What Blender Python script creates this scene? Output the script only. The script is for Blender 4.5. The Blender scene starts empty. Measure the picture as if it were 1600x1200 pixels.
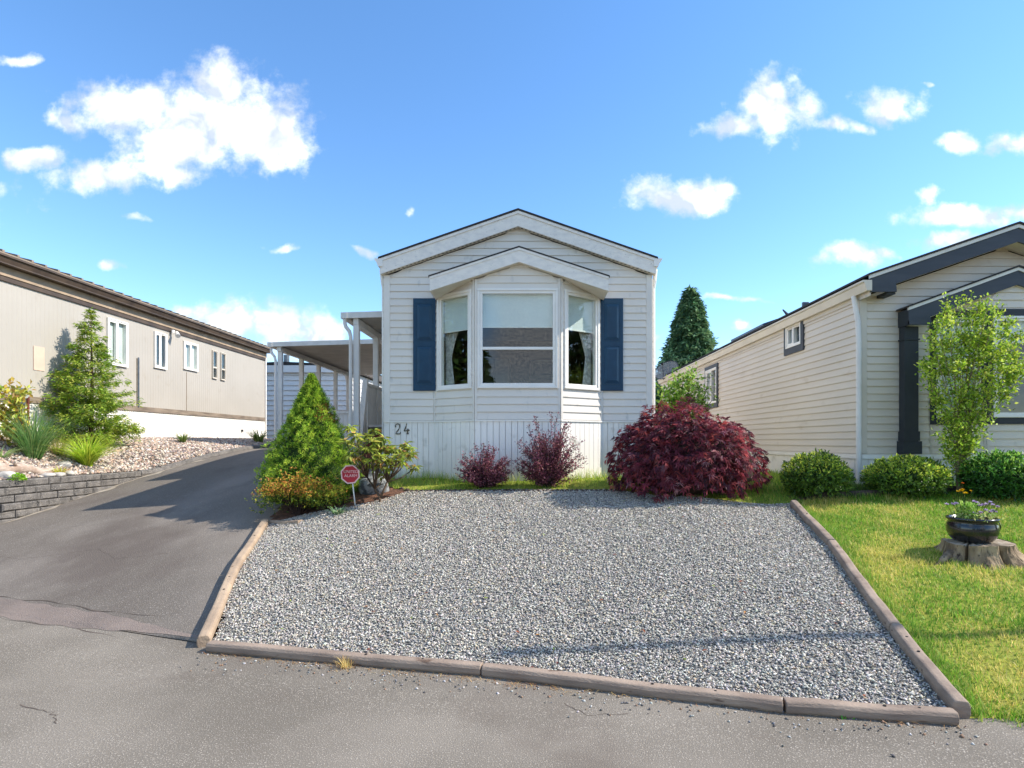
import bpy, bmesh, math, random
import numpy as np
from mathutils import Vector, Matrix, noise as mnoise
random.seed(24); RNG = np.random.default_rng(24)
sc = bpy.context.scene
COL = sc.collection
# ------------------------------------------------------------------ camera, sky, sun, exposure
HC, FPX, VX, VY = 1.65, 889.0, 830.0, 690.0        # eye height, focal length and vanishing point in photo pixels
cam = bpy.data.cameras.new('camera'); cam.sensor_width = 36; cam.lens = FPX/1600*36
cam.shift_x = (800-VX)/1600; cam.shift_y = (VY-600)/1600; cam.clip_end = 3000; cam.clip_start = .05
co = bpy.data.objects.new('camera', cam); COL.objects.link(co)
co.location = (0, 0, HC); co.rotation_euler = (math.radians(90), 0, 0); sc.camera = co
SUN_EL, SUN_AZ = math.radians(41), math.radians(89)   # azimuth clockwise from +Y
SV = Vector((math.cos(SUN_EL)*math.sin(SUN_AZ), math.cos(SUN_EL)*math.cos(SUN_AZ), math.sin(SUN_EL)))
sl = bpy.data.lights.new('sun', 'SUN'); sl.energy = 2.3; sl.angle = math.radians(.55); sl.color = (1, .94, .84)
so = bpy.data.objects.new('sun', sl); COL.objects.link(so); so.rotation_euler = SV.to_track_quat('Z', 'Y').to_euler(); so.location = (30, 2, 30)
vs = sc.view_settings; vs.view_transform = 'Standard'; vs.look = 'None'; vs.exposure = 1.55; vs.gamma = 1
sc.cycles.max_bounces = 4; sc.cycles.diffuse_bounces = 3; sc.cycles.glossy_bounces = 2; sc.cycles.transmission_bounces = 2; sc.cycles.transparent_max_bounces = 8; sc.cycles.caustics_reflective = False; sc.cycles.caustics_refractive = False
sc.cycles.use_denoising = True

def world():
    w = bpy.data.worlds.new('World'); sc.world = w; w.use_nodes = True
    nt = w.node_tree; nt.nodes.clear(); N = nt.nodes.new; Lk = nt.links.new
    def M(op, a, b=None, c=None, clamp=False):
        n = N('ShaderNodeMath'); n.operation = op; n.use_clamp = clamp
        for i, v in enumerate((a, b, c)):
            if v is None: continue
            if isinstance(v, (int, float)): n.inputs[i].default_value = v
            else: Lk(v, n.inputs[i])
        return n.outputs[0]
    def VM(op, a, b):
        n = N('ShaderNodeVectorMath'); n.operation = op
        for i, v in enumerate((a, b)):
            if isinstance(v, tuple): n.inputs[i].default_value = v
            else: Lk(v, n.inputs[i])
        return n.outputs['Value'] if op == 'LENGTH' else n.outputs[0]
    sky = N('ShaderNodeTexSky'); sky.sky_type = 'NISHITA'; sky.sun_disc = False
    sky.sun_elevation = SUN_EL; sky.sun_rotation = SUN_AZ; sky.air_density = 1.0; sky.dust_density = .05; sky.ozone_density = 3.2; sky.altitude = 100
    hs = N('ShaderNodeHueSaturation'); hs.inputs['Saturation'].default_value = 1.15; Lk(sky.outputs[0], hs.inputs['Color'])
    bg = N('ShaderNodeBackground'); bg.inputs[1].default_value = .104; Lk(hs.outputs[0], bg.inputs[0])
    tc = N('ShaderNodeTexCoord'); d = tc.outputs['Generated']
    sx = N('ShaderNodeSeparateXYZ'); Lk(d, sx.inputs[0])
    yy = M('MAXIMUM', sx.outputs[1], .05)
    u = M('DIVIDE', sx.outputs[0], yy); v = M('DIVIDE', sx.outputs[2], yy)
    cb = N('ShaderNodeCombineXYZ'); Lk(u, cb.inputs[0]); Lk(v, cb.inputs[1])
    n0 = N('ShaderNodeTexNoise'); n0.inputs['Scale'].default_value = 9; n0.inputs['Detail'].default_value = 5; Lk(cb.outputs[0], n0.inputs['Vector'])
    wob = VM('MULTIPLY', VM('SUBTRACT', n0.outputs['Color'], (.5, .5, .5)), (.13, .075, 0))
    p = VM('ADD', cb.outputs[0], wob)
    f = None
    blobs = [(330,190,150,70),(350,128,48,46),(200,172,115,44),(105,187,50,20),(432,215,66,52),(285,228,95,46),
      (60,245,42,20),(160,275,105,25),(262,268,66,20),(32,90,32,11),(213,337,24,9),(176,415,26,11),
      (355,498,72,42),(440,512,64,44),(505,516,62,34),(285,490,40,22),
      (1210,163,72,52),(1155,196,52,22),(1300,198,44,15),(1346,203,34,12),(1392,165,50,30),(1430,135,12,6),
      (1070,300,95,30),(1130,296,44,15),(1500,222,42,20),(1582,214,46,23),(1322,400,48,23),(1372,398,28,9),
      (1445,315,22,17),(1500,342,105,19),(1592,336,56,20),(1480,381,50,15),(650,327,14,10),(445,385,24,8),
      (567,392,18,8),(1030,523,18,11),(1165,515,24,11),(1135,474,70,5),(-120,300,130,60)]
    sp = N('ShaderNodeSeparateXYZ'); Lk(p, sp.inputs[0])
    def splat(o):
        c = N('ShaderNodeCombineXYZ'); [Lk(o, c.inputs[i]) for i in range(3)]; return c.outputs[0]
    U3, V3 = splat(sp.outputs[0]), splat(sp.outputs[1]); best = None
    def MA(x, y, z):
        n = N('ShaderNodeVectorMath'); n.operation = 'MULTIPLY_ADD'
        for i, q in enumerate((x, y, z)):
            if isinstance(q, tuple): n.inputs[i].default_value = q
            else: Lk(q, n.inputs[i])
        return n.outputs[0]
    for i in range(0, len(blobs)-len(blobs) % 3, 3):
        t3 = blobs[i:i+3]
        du = MA(U3, tuple(FPX/t[2] for t in t3), tuple(-(t[0]-VX)/t[2] for t in t3)); dv = MA(V3, tuple(FPX/t[3] for t in t3), tuple(-(VY-t[1])/t[3] for t in t3))
        q = MA(dv, dv, MA(du, du, tuple(.0 if t[2]*t[3] > 1500 else (.16 if t[2]*t[3] > 500 else .34) for t in t3))); best = q if best is None else VM('MINIMUM', best, q)
    s3 = N('ShaderNodeSeparateXYZ'); Lk(best, s3.inputs[0])
    f = M('SUBTRACT', 1.0, M('SQRT', M('MINIMUM', M('MINIMUM', s3.outputs[0], s3.outputs[1]), s3.outputs[2])))
    f = M('MAXIMUM', f, -1.0)
    n1 = N('ShaderNodeTexNoise'); n1.inputs['Scale'].default_value = 23; n1.inputs['Detail'].default_value = 7; n1.inputs['Roughness'].default_value = .62; Lk(cb.outputs[0], n1.inputs['Vector'])
    dens = M('ADD', f, M('MULTIPLY', M('SUBTRACT', n1.outputs[0], .5), 1.75))
    mr = N('ShaderNodeMapRange'); mr.interpolation_type = 'SMOOTHSTEP'; mr.inputs[1].default_value = -.2; mr.inputs[2].default_value = .75; Lk(dens, mr.inputs[0])
    # clouds added over the unseen sky, thicker than in view, to lift fill light
    n2 = N('ShaderNodeTexNoise'); n2.inputs['Scale'].default_value = 3.2; n2.inputs['Detail'].default_value = 4; Lk(d, n2.inputs['Vector'])
    m2 = N('ShaderNodeMapRange'); m2.interpolation_type = 'SMOOTHSTEP'; m2.inputs[1].default_value = .51; m2.inputs[2].default_value = .63; Lk(n2.outputs[0], m2.inputs[0])
    g = N('ShaderNodeMapRange'); g.interpolation_type = 'SMOOTHSTEP'; g.inputs[1].default_value = .6; g.inputs[2].default_value = .4; Lk(sx.outputs[1], g.inputs[0])
    up = N('ShaderNodeMapRange'); up.inputs[1].default_value = 0; up.inputs[2].default_value = .15; Lk(sx.outputs[2], up.inputs[0])
    other = M('MULTIPLY', M('MULTIPLY', m2.outputs[0], g.outputs[0]), up.outputs[0])
    front = M('MULTIPLY', mr.outputs[0], M('SUBTRACT', 1.0, g.outputs[0]))
    den = M('MULTIPLY', M('MAXIMUM', front, other), .93)
    n3 = N('ShaderNodeTexNoise'); n3.inputs['Scale'].default_value = 13; n3.inputs['Detail'].default_value = 4; Lk(p, n3.inputs['Vector'])
    cr = N('ShaderNodeValToRGB'); cr.color_ramp.elements[0].position = .40; cr.color_ramp.elements[0].color = (.37, .41, .46, 1)
    cr.color_ramp.elements[1].position = .64; cr.color_ramp.elements[1].color = (.86, .85, .82, 1); Lk(n3.outputs[0], cr.inputs[0])
    bc = N('ShaderNodeBackground'); bc.inputs[1].default_value = .74; Lk(cr.outputs[0], bc.inputs[0])
    mx = N('ShaderNodeMixShader'); Lk(den, mx.inputs[0]); Lk(bg.outputs[0], mx.inputs[1]); Lk(bc.outputs[0], mx.inputs[2])
    out = N('ShaderNodeOutputWorld'); Lk(mx.outputs[0], out.inputs[0])
world()

# ------------------------------------------------------------------ materials
def S(r, g, b):
    f = lambda c: (c/255/12.92 if c/255 <= .04045 else ((c/255+.055)/1.055)**2.4)
    return (f(r), f(g), f(b), 1)
MATS = {}
def mat(name, c1, c2=None, scale=4, detail=6, lo=.35, hi=.65, rough=.6, bump=0, bscale=60, spec=.35, metal=0, c3=None, s3=40, lo3=.6, hi3=.7, c4=None, s4=.4, lo4=.5, hi4=.64, stretch=(1, 1, 1), coat=0):
    """noise mix of two real colours, an optional fleck colour on top, and fine relief; world-space coordinates"""
    m = bpy.data.materials.new(name); m.use_nodes = True; nt = m.node_tree; N = nt.nodes.new; Lk = nt.links.new
    b = nt.nodes['Principled BSDF']; b.inputs['Roughness'].default_value = rough; b.inputs['Metallic'].default_value = metal
    b.inputs['Specular IOR Level'].default_value = spec; b.inputs['Base Color'].default_value = c1; b.inputs['Coat Weight'].default_value = coat
    g = N('ShaderNodeNewGeometry'); mp = N('ShaderNodeMapping'); mp.inputs['Scale'].default_value = stretch; Lk(g.outputs['Position'], mp.inputs[0])
    last = None
    if c2 is not None:
        n = N('ShaderNodeTexNoise'); n.inputs['Scale'].default_value = scale; n.inputs['Detail'].default_value = detail; Lk(mp.outputs[0], n.inputs['Vector'])
        r = N('ShaderNodeMapRange'); r.inputs[1].default_value = lo; r.inputs[2].default_value = hi; Lk(n.outputs[0], r.inputs[0])
        x = N('ShaderNodeMix'); x.data_type = 'RGBA'; x.inputs[6].default_value = c1; x.inputs[7].default_value = c2; Lk(r.outputs[0], x.inputs[0]); last = x.outputs[2]
    if c3 is not None:
        n = N('ShaderNodeTexNoise'); n.inputs['Scale'].default_value = s3; n.inputs['Detail'].default_value = 3; Lk(mp.outputs[0], n.inputs['Vector'])
        r = N('ShaderNodeMapRange'); r.inputs[1].default_value = lo3; r.inputs[2].default_value = hi3; Lk(n.outputs[0], r.inputs[0])
        x = N('ShaderNodeMix'); x.data_type = 'RGBA'; x.inputs[7].default_value = c3; Lk(r.outputs[0], x.inputs[0])
        if last: Lk(last, x.inputs[6])
        else: x.inputs[6].default_value = c1
        last = x.outputs[2]
    if c4 is not None:   # broad stains
        n = N('ShaderNodeTexNoise'); n.inputs['Scale'].default_value = s4; n.inputs['Detail'].default_value = 8; n.inputs['Roughness'].default_value = .65; Lk(mp.outputs[0], n.inputs['Vector'])
        r = N('ShaderNodeMapRange'); r.inputs[1].default_value = lo4; r.inputs[2].default_value = hi4; r.inputs[4].default_value = .7; Lk(n.outputs[0], r.inputs[0])
        x = N('ShaderNodeMix'); x.data_type = 'RGBA'; x.inputs[7].default_value = c4; Lk(r.outputs[0], x.inputs[0])
        if last: Lk(last, x.inputs[6])
        else: x.inputs[6].default_value = c1
        last = x.outputs[2]
    if last: Lk(last, b.inputs['Base Color'])
    if bump:
        n = N('ShaderNodeTexNoise'); n.inputs['Scale'].default_value = bscale; n.inputs['Detail'].default_value = 5; Lk(mp.outputs[0], n.inputs['Vector'])
        bp = N('ShaderNodeBump'); bp.inputs['Strength'].default_value = bump; bp.inputs['Distance'].default_value = .02; Lk(n.outputs[0], bp.inputs['Height']); Lk(bp.outputs[0], b.inputs['Normal'])
    MATS[name] = m; return m
def leafmat(name, trans=.4, rough=.5, spec=.3, gain=1.45):
    m = bpy.data.materials.new(name); m.use_nodes = True; nt = m.node_tree; N = nt.nodes.new; Lk = nt.links.new
    b = nt.nodes['Principled BSDF']; b.inputs['Roughness'].default_value = rough; b.inputs['Specular IOR Level'].default_value = spec
    a = N('ShaderNodeAttribute'); a.attribute_name = 'Col'; v = N('ShaderNodeVectorMath'); v.operation = 'SCALE'; v.inputs['Scale'].default_value = gain; Lk(a.outputs['Color'], v.inputs[0]); Lk(v.outputs[0], b.inputs['Base Color'])
    if trans:
        t = N('ShaderNodeBsdfTranslucent'); Lk(v.outputs[0], t.inputs[0])
        x = N('ShaderNodeMixShader'); x.inputs[0].default_value = trans; Lk(b.outputs[0], x.inputs[1]); Lk(t.outputs[0], x.inputs[2])
        Lk(x.outputs[0], nt.nodes['Material Output'].inputs[0])
    MATS[name] = m; return m
def glassmat(name, tint=(.93, .96, .95, 1), refl=1.75):
    m = bpy.data.materials.new(name); m.use_nodes = True; nt = m.node_tree; N = nt.nodes.new; Lk = nt.links.new
    nt.nodes.remove(nt.nodes['Principled BSDF'])
    t = N('ShaderNodeBsdfTransparent'); t.inputs[0].default_value = tint
    g = N('ShaderNodeBsdfGlossy'); g.inputs['Roughness'].default_value = .01; g.inputs[0].default_value = (.95, .97, 1, 1)
    f = N('ShaderNodeFresnel'); f.inputs[0].default_value = refl
    ge = N('ShaderNodeNewGeometry'); k = N('ShaderNodeMath'); k.operation = 'SUBTRACT'; k.inputs[0].default_value = 1; Lk(ge.outputs['Backfacing'], k.inputs[1]); k2 = N('ShaderNodeMath'); k2.operation = 'MULTIPLY'; Lk(f.outputs[0], k2.inputs[0]); Lk(k.outputs[0], k2.inputs[1])   # reflect at the outer face only
    x = N('ShaderNodeMixShader'); Lk(k2.outputs[0], x.inputs[0]); Lk(t.outputs[0], x.inputs[1]); Lk(g.outputs[0], x.inputs[2])
    Lk(x.outputs[0], nt.nodes['Material Output'].inputs[0]); MATS[name] = m; return m

mat('vinyl', S(232, 223, 210), S(221, 212, 199), 1.3, 5, .3, .75, .5, .04, 140, stretch=(1, 1, .5), c3=S(196, 190, 180), s3=7, lo3=.62, hi3=.8)
mat('vinyl_trim', S(234, 226, 214), S(222, 214, 202), 2, rough=.45)
mat('skirt_white', S(247, 241, 231), S(237, 231, 221), 2.2, 5, .35, .75, .55, .03, 90, c3=S(206, 200, 186), s3=5, lo3=.62, hi3=.8)
mat('fascia_paint', S(240, 232, 220), S(222, 215, 206), 9, 7, .4, .75, .6, .06, 60, c3=S(172, 168, 162), s3=30, lo3=.66, hi3=.76, stretch=(1, 1, 2))
mat('frame_white', S(244, 238, 228), S(236, 230, 220), 3, rough=.4)
mat('shutter_blue', S(27, 66, 92), S(23, 58, 82), 5, rough=.42, bump=.04, bscale=200)
mat('shingle', S(66, 62, 60), S(50, 48, 48), 20, rough=.9, bump=.4, bscale=80)
mat('soffit_vent', S(232, 223, 207), S(222, 212, 195), 4, rough=.6)
mat('beige_panel', S(180, 172, 160), S(173, 165, 153), .9, 5, .3, .7, .6, .03, 80, c3=S(170, 160, 146), s3=3.2, lo3=.6, hi3=.8)
mat('beige_band', S(178, 154, 128), S(150, 130, 108), 3, rough=.7)
mat('weathered_band', S(150, 134, 116), S(112, 98, 84), 6, rough=.8, stretch=(1, .3, 2), bump=.2)
mat('brown_metal', S(92, 76, 62), S(70, 58, 50), 3, rough=.5)
mat('tan_metal', S(150, 132, 112), S(132, 116, 98), 3, rough=.5)
mat('patch_pink', S(222, 188, 166), S(210, 178, 158), 5, rough=.7)
mat('tan_vinyl', S(220, 207, 189), S(209, 196, 178), 1.2, 5, .3, .75, .5, .04, 140, stretch=(1, .5, 1), c3=S(196, 180, 156), s3=4, lo3=.64, hi3=.82)
mat('tan_trim', S(214, 203, 186), S(204, 193, 176), 2, rough=.5)
mat('tan_gutter', S(220, 208, 188), S(206, 194, 174), 2, rough=.4)
mat('slate_paint', S(72, 75, 81), S(63, 67, 73), 4, rough=.6, bump=.08, bscale=60, stretch=(.3, 1, 2))
mat('slate_dark', S(56, 59, 62), S(50, 53, 56), 4, rough=.6, bump=.08, bscale=60)
mat('cream_trim', S(226, 220, 208), S(214, 208, 196), 4, rough=.5)
mat('far_white', S(238, 234, 228), S(230, 226, 220), 1.2, rough=.6)
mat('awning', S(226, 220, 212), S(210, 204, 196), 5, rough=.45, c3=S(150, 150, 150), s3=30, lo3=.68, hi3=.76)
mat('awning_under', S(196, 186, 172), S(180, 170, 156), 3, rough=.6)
mat('post_white', S(232, 226, 218), S(222, 216, 208), 4, rough=.5)
mat('asphalt_street', S(136, 127, 115), S(116, 108, 97), .7, 9, .40, .60, .95, .45, 120, spec=.12, c3=S(186, 175, 161), s3=120, lo3=.57, hi3=.7, c4=S(108, 97, 87), s4=.5, lo4=.5, hi4=.66)
mat('asphalt_drive', S(134, 125, 115), S(112, 104, 95), .6, 9, .40, .62, .95, .45, 120, spec=.12, c3=S(172, 161, 150), s3=120, lo3=.58, hi3=.7, c4=S(96, 86, 79), s4=.45, lo4=.5, hi4=.66, stretch=(1, .55, 1))
mat('asphalt_band', S(144, 128, 117), S(124, 111, 102), 1.6, 7, .35, .65, .95, .7, 120, c3=S(160, 148, 136), s3=90, lo3=.6, hi3=.7)
mat('asphalt_crack', S(80, 70, 62), S(100, 88, 78), 8, rough=1)
mat('sand', S(178, 166, 148), S(146, 134, 118), 6, rough=.95, bump=.5, bscale=70)
mat('soil', S(92, 76, 58), S(62, 52, 42), 3, rough=1, bump=.5, bscale=40)
mat('mulch', S(122, 84, 64), S(74, 54, 44), 18, rough=1, bump=.9, bscale=60, c3=S(150, 108, 82), s3=45, lo3=.58, hi3=.66)
mat('turf', S(126, 140, 54), S(158, 154, 72), 1.6, 6, .4, .62, 1, .6, 60, spec=.1, c3=S(86, 104, 40), s3=24, lo3=.5, hi3=.7)
mat('gravel_base', S(136, 132, 126), S(108, 105, 102), 60, 3, .4, .6, .95, .9, 80, c3=S(178, 178, 174), s3=75, lo3=.55, hi3=.62)
mat('pebble_base', S(150, 136, 124), S(104, 94, 86), 40, 3, .4, .6, .95, .9, 50)
mat('far_ground', S(120, 126, 90), S(100, 104, 78), .1, rough=1)
mat('timber', S(164, 144, 126), S(134, 116, 102), 5, 7, .35, .65, .85, .35, 50, c3=S(104, 84, 70), s3=9, lo3=.64, hi3=.74, stretch=(.6, 1.2, 3))
mat('timber_light', S(182, 158, 132), S(154, 133, 112), 5, 7, .35, .65, .85, .35, 50, c3=S(120, 94, 70), s3=12, lo3=.66, hi3=.74)
mat('timber_end', S(88, 84, 56), S(62, 60, 44), 14, rough=1)
mat('nail', S(40, 36, 34), rough=.6)
mat('block', S(122, 116, 110), S(92, 88, 84), 8, 7, .35, .65, .95, .8, 45, c3=S(158, 150, 140), s3=60, lo3=.6, hi3=.68)
mat('driftwood', S(206, 188, 172), S(158, 134, 116), 5, 7, .38, .66, .85, .4, 40, stretch=(.5, 1.5, 2))
mat('rock_pale', S(206, 198, 186), S(168, 160, 150), 7, 6, rough=.9, bump=.4, bscale=30)
mat('rock_grey', S(150, 152, 152), S(84, 86, 88), 14, 6, .42, .58, .9, .5, 30)
mat('rock_dark', S(92, 76, 66), S(60, 52, 48), 14, 6, rough=.95, bump=.5, bscale=30)
mat('stump_bark', S(174, 150, 118), S(112, 94, 74), 9, 8, .38, .62, .95, 1.0, 30, c3=S(56, 46, 38), s3=24, lo3=.6, hi3=.68, stretch=(1, 1, .4))
mat('stump_top', S(188, 172, 150), S(140, 122, 100), 10, rough=.95, bump=.4)
mat('pot_black', (.010, .010, .012, 1), (.02, .02, .022, 1), 8, rough=.22, spec=.5, coat=.3)
mat('potting_soil', S(50, 38, 30), S(32, 25, 21), 30, rough=1, bump=.6)
mat('bark', S(112, 92, 74), S(78, 62, 50), 12, rough=.95, bump=.5, bscale=40)
mat('bark_pale', S(164, 146, 118), S(124, 108, 84), 12, rough=.95)
mat('bark_dark', S(72, 54, 44), S(50, 38, 32), 12, rough=.95)
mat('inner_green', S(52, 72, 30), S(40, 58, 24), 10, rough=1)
mat('sign_red', S(186, 44, 56), S(172, 40, 52), 8, rough=.5)
mat('sign_white', S(240, 200, 196), rough=.5)
mat('metal_grey', S(108, 116, 124), S(84, 92, 100), 8, rough=.45, metal=.2)
mat('metal_light', S(190, 190, 186), rough=.4, metal=.3)
mat('metal_dark', S(48, 46, 48), S(36, 36, 38), 8, rough=.5)
mat('numeral_bronze', S(84, 74, 52), S(66, 60, 46), 20, rough=.45, metal=.3)
mat('blind', S(228, 231, 226), S(220, 223, 219), 3, rough=.8)
mat('curtain', S(226, 220, 212), S(176, 170, 164), 18, rough=.9)
mat('room_wall', S(170, 140, 116), S(160, 132, 110), 2, rough=.9)
mat('room_floor', S(130, 104, 80), rough=.7)
mat('appliance', S(222, 220, 212), rough=.4)
mat('cloth_dark', S(60, 56, 60), rough=.8)
mat('red_wood', S(132, 66, 50), S(102, 52, 42), 6, rough=.8)
mat('solar', S(62, 66, 84), S(46, 50, 66), 6, rough=.25)
mat('dish', S(150, 146, 142), rough=.5)
mat('petal_yellow', S(248, 206, 20), rough=.6)
mat('petal_orange', S(236, 128, 40), rough=.6)
mat('cable', (.015, .015, .015, 1), rough=.6)
mat('brown_siding', S(100, 70, 46), S(84, 60, 40), 2, rough=.8)
leafmat('leaf'); leafmat('leaf_gloss', .38, .38, .45, 1.9); leafmat('needle', .3, .6, .2, 1.6); leafmat('blade', .45, .5, .2, 1.4); leafmat('stone_col', 0, .85, .3, 1); leafmat('petal', .3, .6, .2, 1)
glassmat('glass')
m_ = MATS['dish']; nt_ = m_.node_tree; t_ = nt_.nodes.new('ShaderNodeBsdfTransparent'); x_ = nt_.nodes.new('ShaderNodeMixShader'); x_.inputs[0].default_value = .5   # perforated sheet
nt_.links.new(nt_.nodes['Principled BSDF'].outputs[0], x_.inputs[1]); nt_.links.new(t_.outputs[0], x_.inputs[2]); nt_.links.new(x_.outputs[0], nt_.nodes['Material Output'].inputs[0])

# ------------------------------------------------------------------ builders
W = {}
def tag(o, label=None, cat=None, group=None, kind=None):
    for k, v in (('label', label), ('category', cat), ('group', group), ('kind', kind)):
        if v: o[k] = v
    return o
def attach(o, parent):
    if parent is not None:
        o.parent = parent; o.matrix_parent_inverse = Matrix.Translation(-W[parent])
def thing(name, loc, label, cat, group=None):
    o = bpy.data.objects.new(name, None); COL.objects.link(o); o.location = loc; o.empty_display_size = .2; W[o] = Vector(loc)
    return tag(o, label, cat, group)
class MB:
    def __init__(s): s.v = []; s.f = []
    def add(s, vs, fs):
        k = len(s.v); s.v += [tuple(p) for p in vs]; s.f += [tuple(k+i for i in q) for q in fs]; return s
    def hexa(s, p):  # p: bottom four then top four, same order
        return s.add(p, [(3,2,1,0),(4,5,6,7),(0,1,5,4),(1,2,6,5),(2,3,7,6),(3,0,4,7)])
    def box(s, x0, x1, y0, y1, z0, z1):
        return s.hexa([(x0,y0,z0),(x1,y0,z0),(x1,y1,z0),(x0,y1,z0),(x0,y0,z1),(x1,y0,z1),(x1,y1,z1),(x0,y1,z1)])
    def extr(s, poly, vec):
        n = len(poly); a = [Vector(p) for p in poly]; b = [p+Vector(vec) for p in a]
        return s.add(a+b, [tuple(range(n)), tuple(range(2*n-1, n-1, -1))]+[(i, i+n, (i+1) % n+n, (i+1) % n) for i in range(n)])
    def lbox(s, C, t, n, s0, s1, o0, o1, z0, z1):  # box on a wall: C=(x,y), t along it, n outwards
        q = lambda a, o, z: (C[0]+t[0]*a+n[0]*o, C[1]+t[1]*a+n[1]*o, z)
        return s.hexa([q(s0,o1,z0),q(s1,o1,z0),q(s1,o0,z0),q(s0,o0,z0),q(s0,o1,z1),q(s1,o1,z1),q(s1,o0,z1),q(s0,o0,z1)])
    def tube(s, path, rad, n=8, flat=1.0):
        path = [Vector(p) for p in path]; rad = rad if isinstance(rad, (list, tuple)) else [rad]*len(path)
        vs, fs = [], []; ref = Vector((0, 0, 1))
        for i, p in enumerate(path):
            d = (path[min(i+1, len(path)-1)]-path[max(i-1, 0)]).normalized()
            a = d.cross(ref) if abs(d.dot(ref)) < .95 else d.cross(Vector((1, 0, 0)))
            a.normalize(); b = a.cross(d)
            for j in range(n):
                t = 2*math.pi*j/n; vs.append(p+a*math.cos(t)*rad[i]+b*math.sin(t)*rad[i]*flat)
        for i in range(len(path)-1):
            for j in range(n): fs.append((i*n+j, i*n+(j+1) % n, (i+1)*n+(j+1) % n, (i+1)*n+j))
        fs += [tuple(range(n-1, -1, -1)), tuple(range((len(path)-1)*n, len(path)*n))]
        return s.add(vs, fs)
    def lathe(s, prof, c, n=24):
        vs, fs = [], []
        for r, z in prof:
            for j in range(n):
                t = 2*math.pi*j/n; vs.append((c[0]+r*math.cos(t), c[1]+r*math.sin(t), c[2]+z))
        for i in range(len(prof)-1):
            for j in range(n): fs.append((i*n+j, i*n+(j+1) % n, (i+1)*n+(j+1) % n, (i+1)*n+j))
        fs += [tuple(range(n-1, -1, -1)), tuple(range((len(prof)-1)*n, len(prof)*n))]
        return s.add(vs, fs)
    def rock(s, c, r, seed=0, sq=(1, 1, .7), sub=2):
        bm = bmesh.new(); bmesh.ops.create_icosphere(bm, subdivisions=sub, radius=1)
        vs = []
        for v in bm.verts:
            k = 1+.28*mnoise.noise(v.co*1.3+Vector((seed*7.1, seed*3.3, 0)))+.1*mnoise.noise(v.co*3.1+Vector((seed, 0, 0)))
            vs.append((c[0]+v.co.x*k*r*sq[0], c[1]+v.co.y*k*r*sq[1], c[2]+v.co.z*k*r*sq[2]))
        fs = [tuple(x.index for x in f.verts) for f in bm.faces]; bm.free()
        return s.add(vs, fs)
    def build(s, name, m, parent=None, smooth=False, bevel=0, recalc=True):
        V = np.array(s.v, float); lo, hi = V.min(0), V.max(0); c = np.array([(lo[0]+hi[0])/2, (lo[1]+hi[1])/2, lo[2]])
        me = bpy.data.meshes.new(name); me.from_pydata((V-c).tolist(), [], s.f)
        if recalc:
            bm = bmesh.new(); bm.from_mesh(me); bmesh.ops.recalc_face_normals(bm, faces=bm.faces); bm.to_mesh(me); bm.free()
        if smooth: me.polygons.foreach_set('use_smooth', [True]*len(me.polygons))
        me.materials.append(MATS[m])
        o = bpy.data.objects.new(name, me); COL.objects.link(o); o.location = c.tolist(); W[o] = Vector(c.tolist()); attach(o, parent)
        if bevel:
            b = o.modifiers.new('bevel', 'BEVEL'); b.width = bevel; b.segments = 2; b.limit_method = 'ANGLE'
        return o
def npmesh(name, V, F, m, parent=None, cols=None, smooth=False):
    V = np.asarray(V, np.float32); F = np.asarray(F, np.int32); k = F.shape[1]
    lo, hi = V.min(0), V.max(0); c = np.array([(lo[0]+hi[0])/2, (lo[1]+hi[1])/2, lo[2]], np.float32)
    me = bpy.data.meshes.new(name); me.vertices.add(len(V)); me.vertices.foreach_set('co', (V-c).ravel())
    me.loops.add(F.size); me.loops.foreach_set('vertex_index', F.ravel())
    me.polygons.add(len(F)); me.polygons.foreach_set('loop_start', np.arange(0, F.size, k, dtype=np.int32))
    if smooth: me.polygons.foreach_set('use_smooth', np.ones(len(F), bool))
    me.update(calc_edges=True)
    if cols is not None:
        a = me.color_attributes.new('Col', 'FLOAT_COLOR', 'POINT'); C = np.ones((len(V), 4), np.float32); C[:, :3] = cols; a.data.foreach_set('color', C.ravel())
    me.materials.append(MATS[m])
    o = bpy.data.objects.new(name, me); COL.objects.link(o); o.location = c.tolist(); W[o] = Vector(c.tolist()); attach(o, parent)
    return o
def nrm(a): return a/np.maximum(np.linalg.norm(a, axis=1, keepdims=True), 1e-9)
def palette(n, cols, jit=.12, w=None):
    C = np.array([S(*c)[:3] for c in cols]); i = RNG.choice(len(C), n, p=w)
    return np.clip(C[i]*(1+RNG.normal(0, jit, (n, 1)))*(1+RNG.normal(0, jit*.35, (n, 3))), 0, 1)
def leaves(name, P, D, Nn, L, Wd, m, cols, parent, fold=.25, bend=.1):
    n = len(P); D = nrm(D); Sd = nrm(np.cross(D, Nn)); N2 = np.cross(Sd, D); L = np.broadcast_to(L, n)[:, None]; Wd = np.broadcast_to(Wd, n)[:, None]
    V = np.empty((n, 4, 3)); V[:, 0] = P; V[:, 1] = P+D*L*.45+Sd*Wd*.5+N2*Wd*fold; V[:, 2] = P+D*L-N2*L*bend; V[:, 3] = P+D*L*.45-Sd*Wd*.5+N2*Wd*fold
    b = np.arange(n)[:, None]*4; F = np.concatenate([b+[0, 1, 2], b+[0, 2, 3]], 1).reshape(-1, 3)
    return npmesh(name, V.reshape(-1, 3), F, m, parent, np.repeat(cols, 4, 0))
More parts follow.
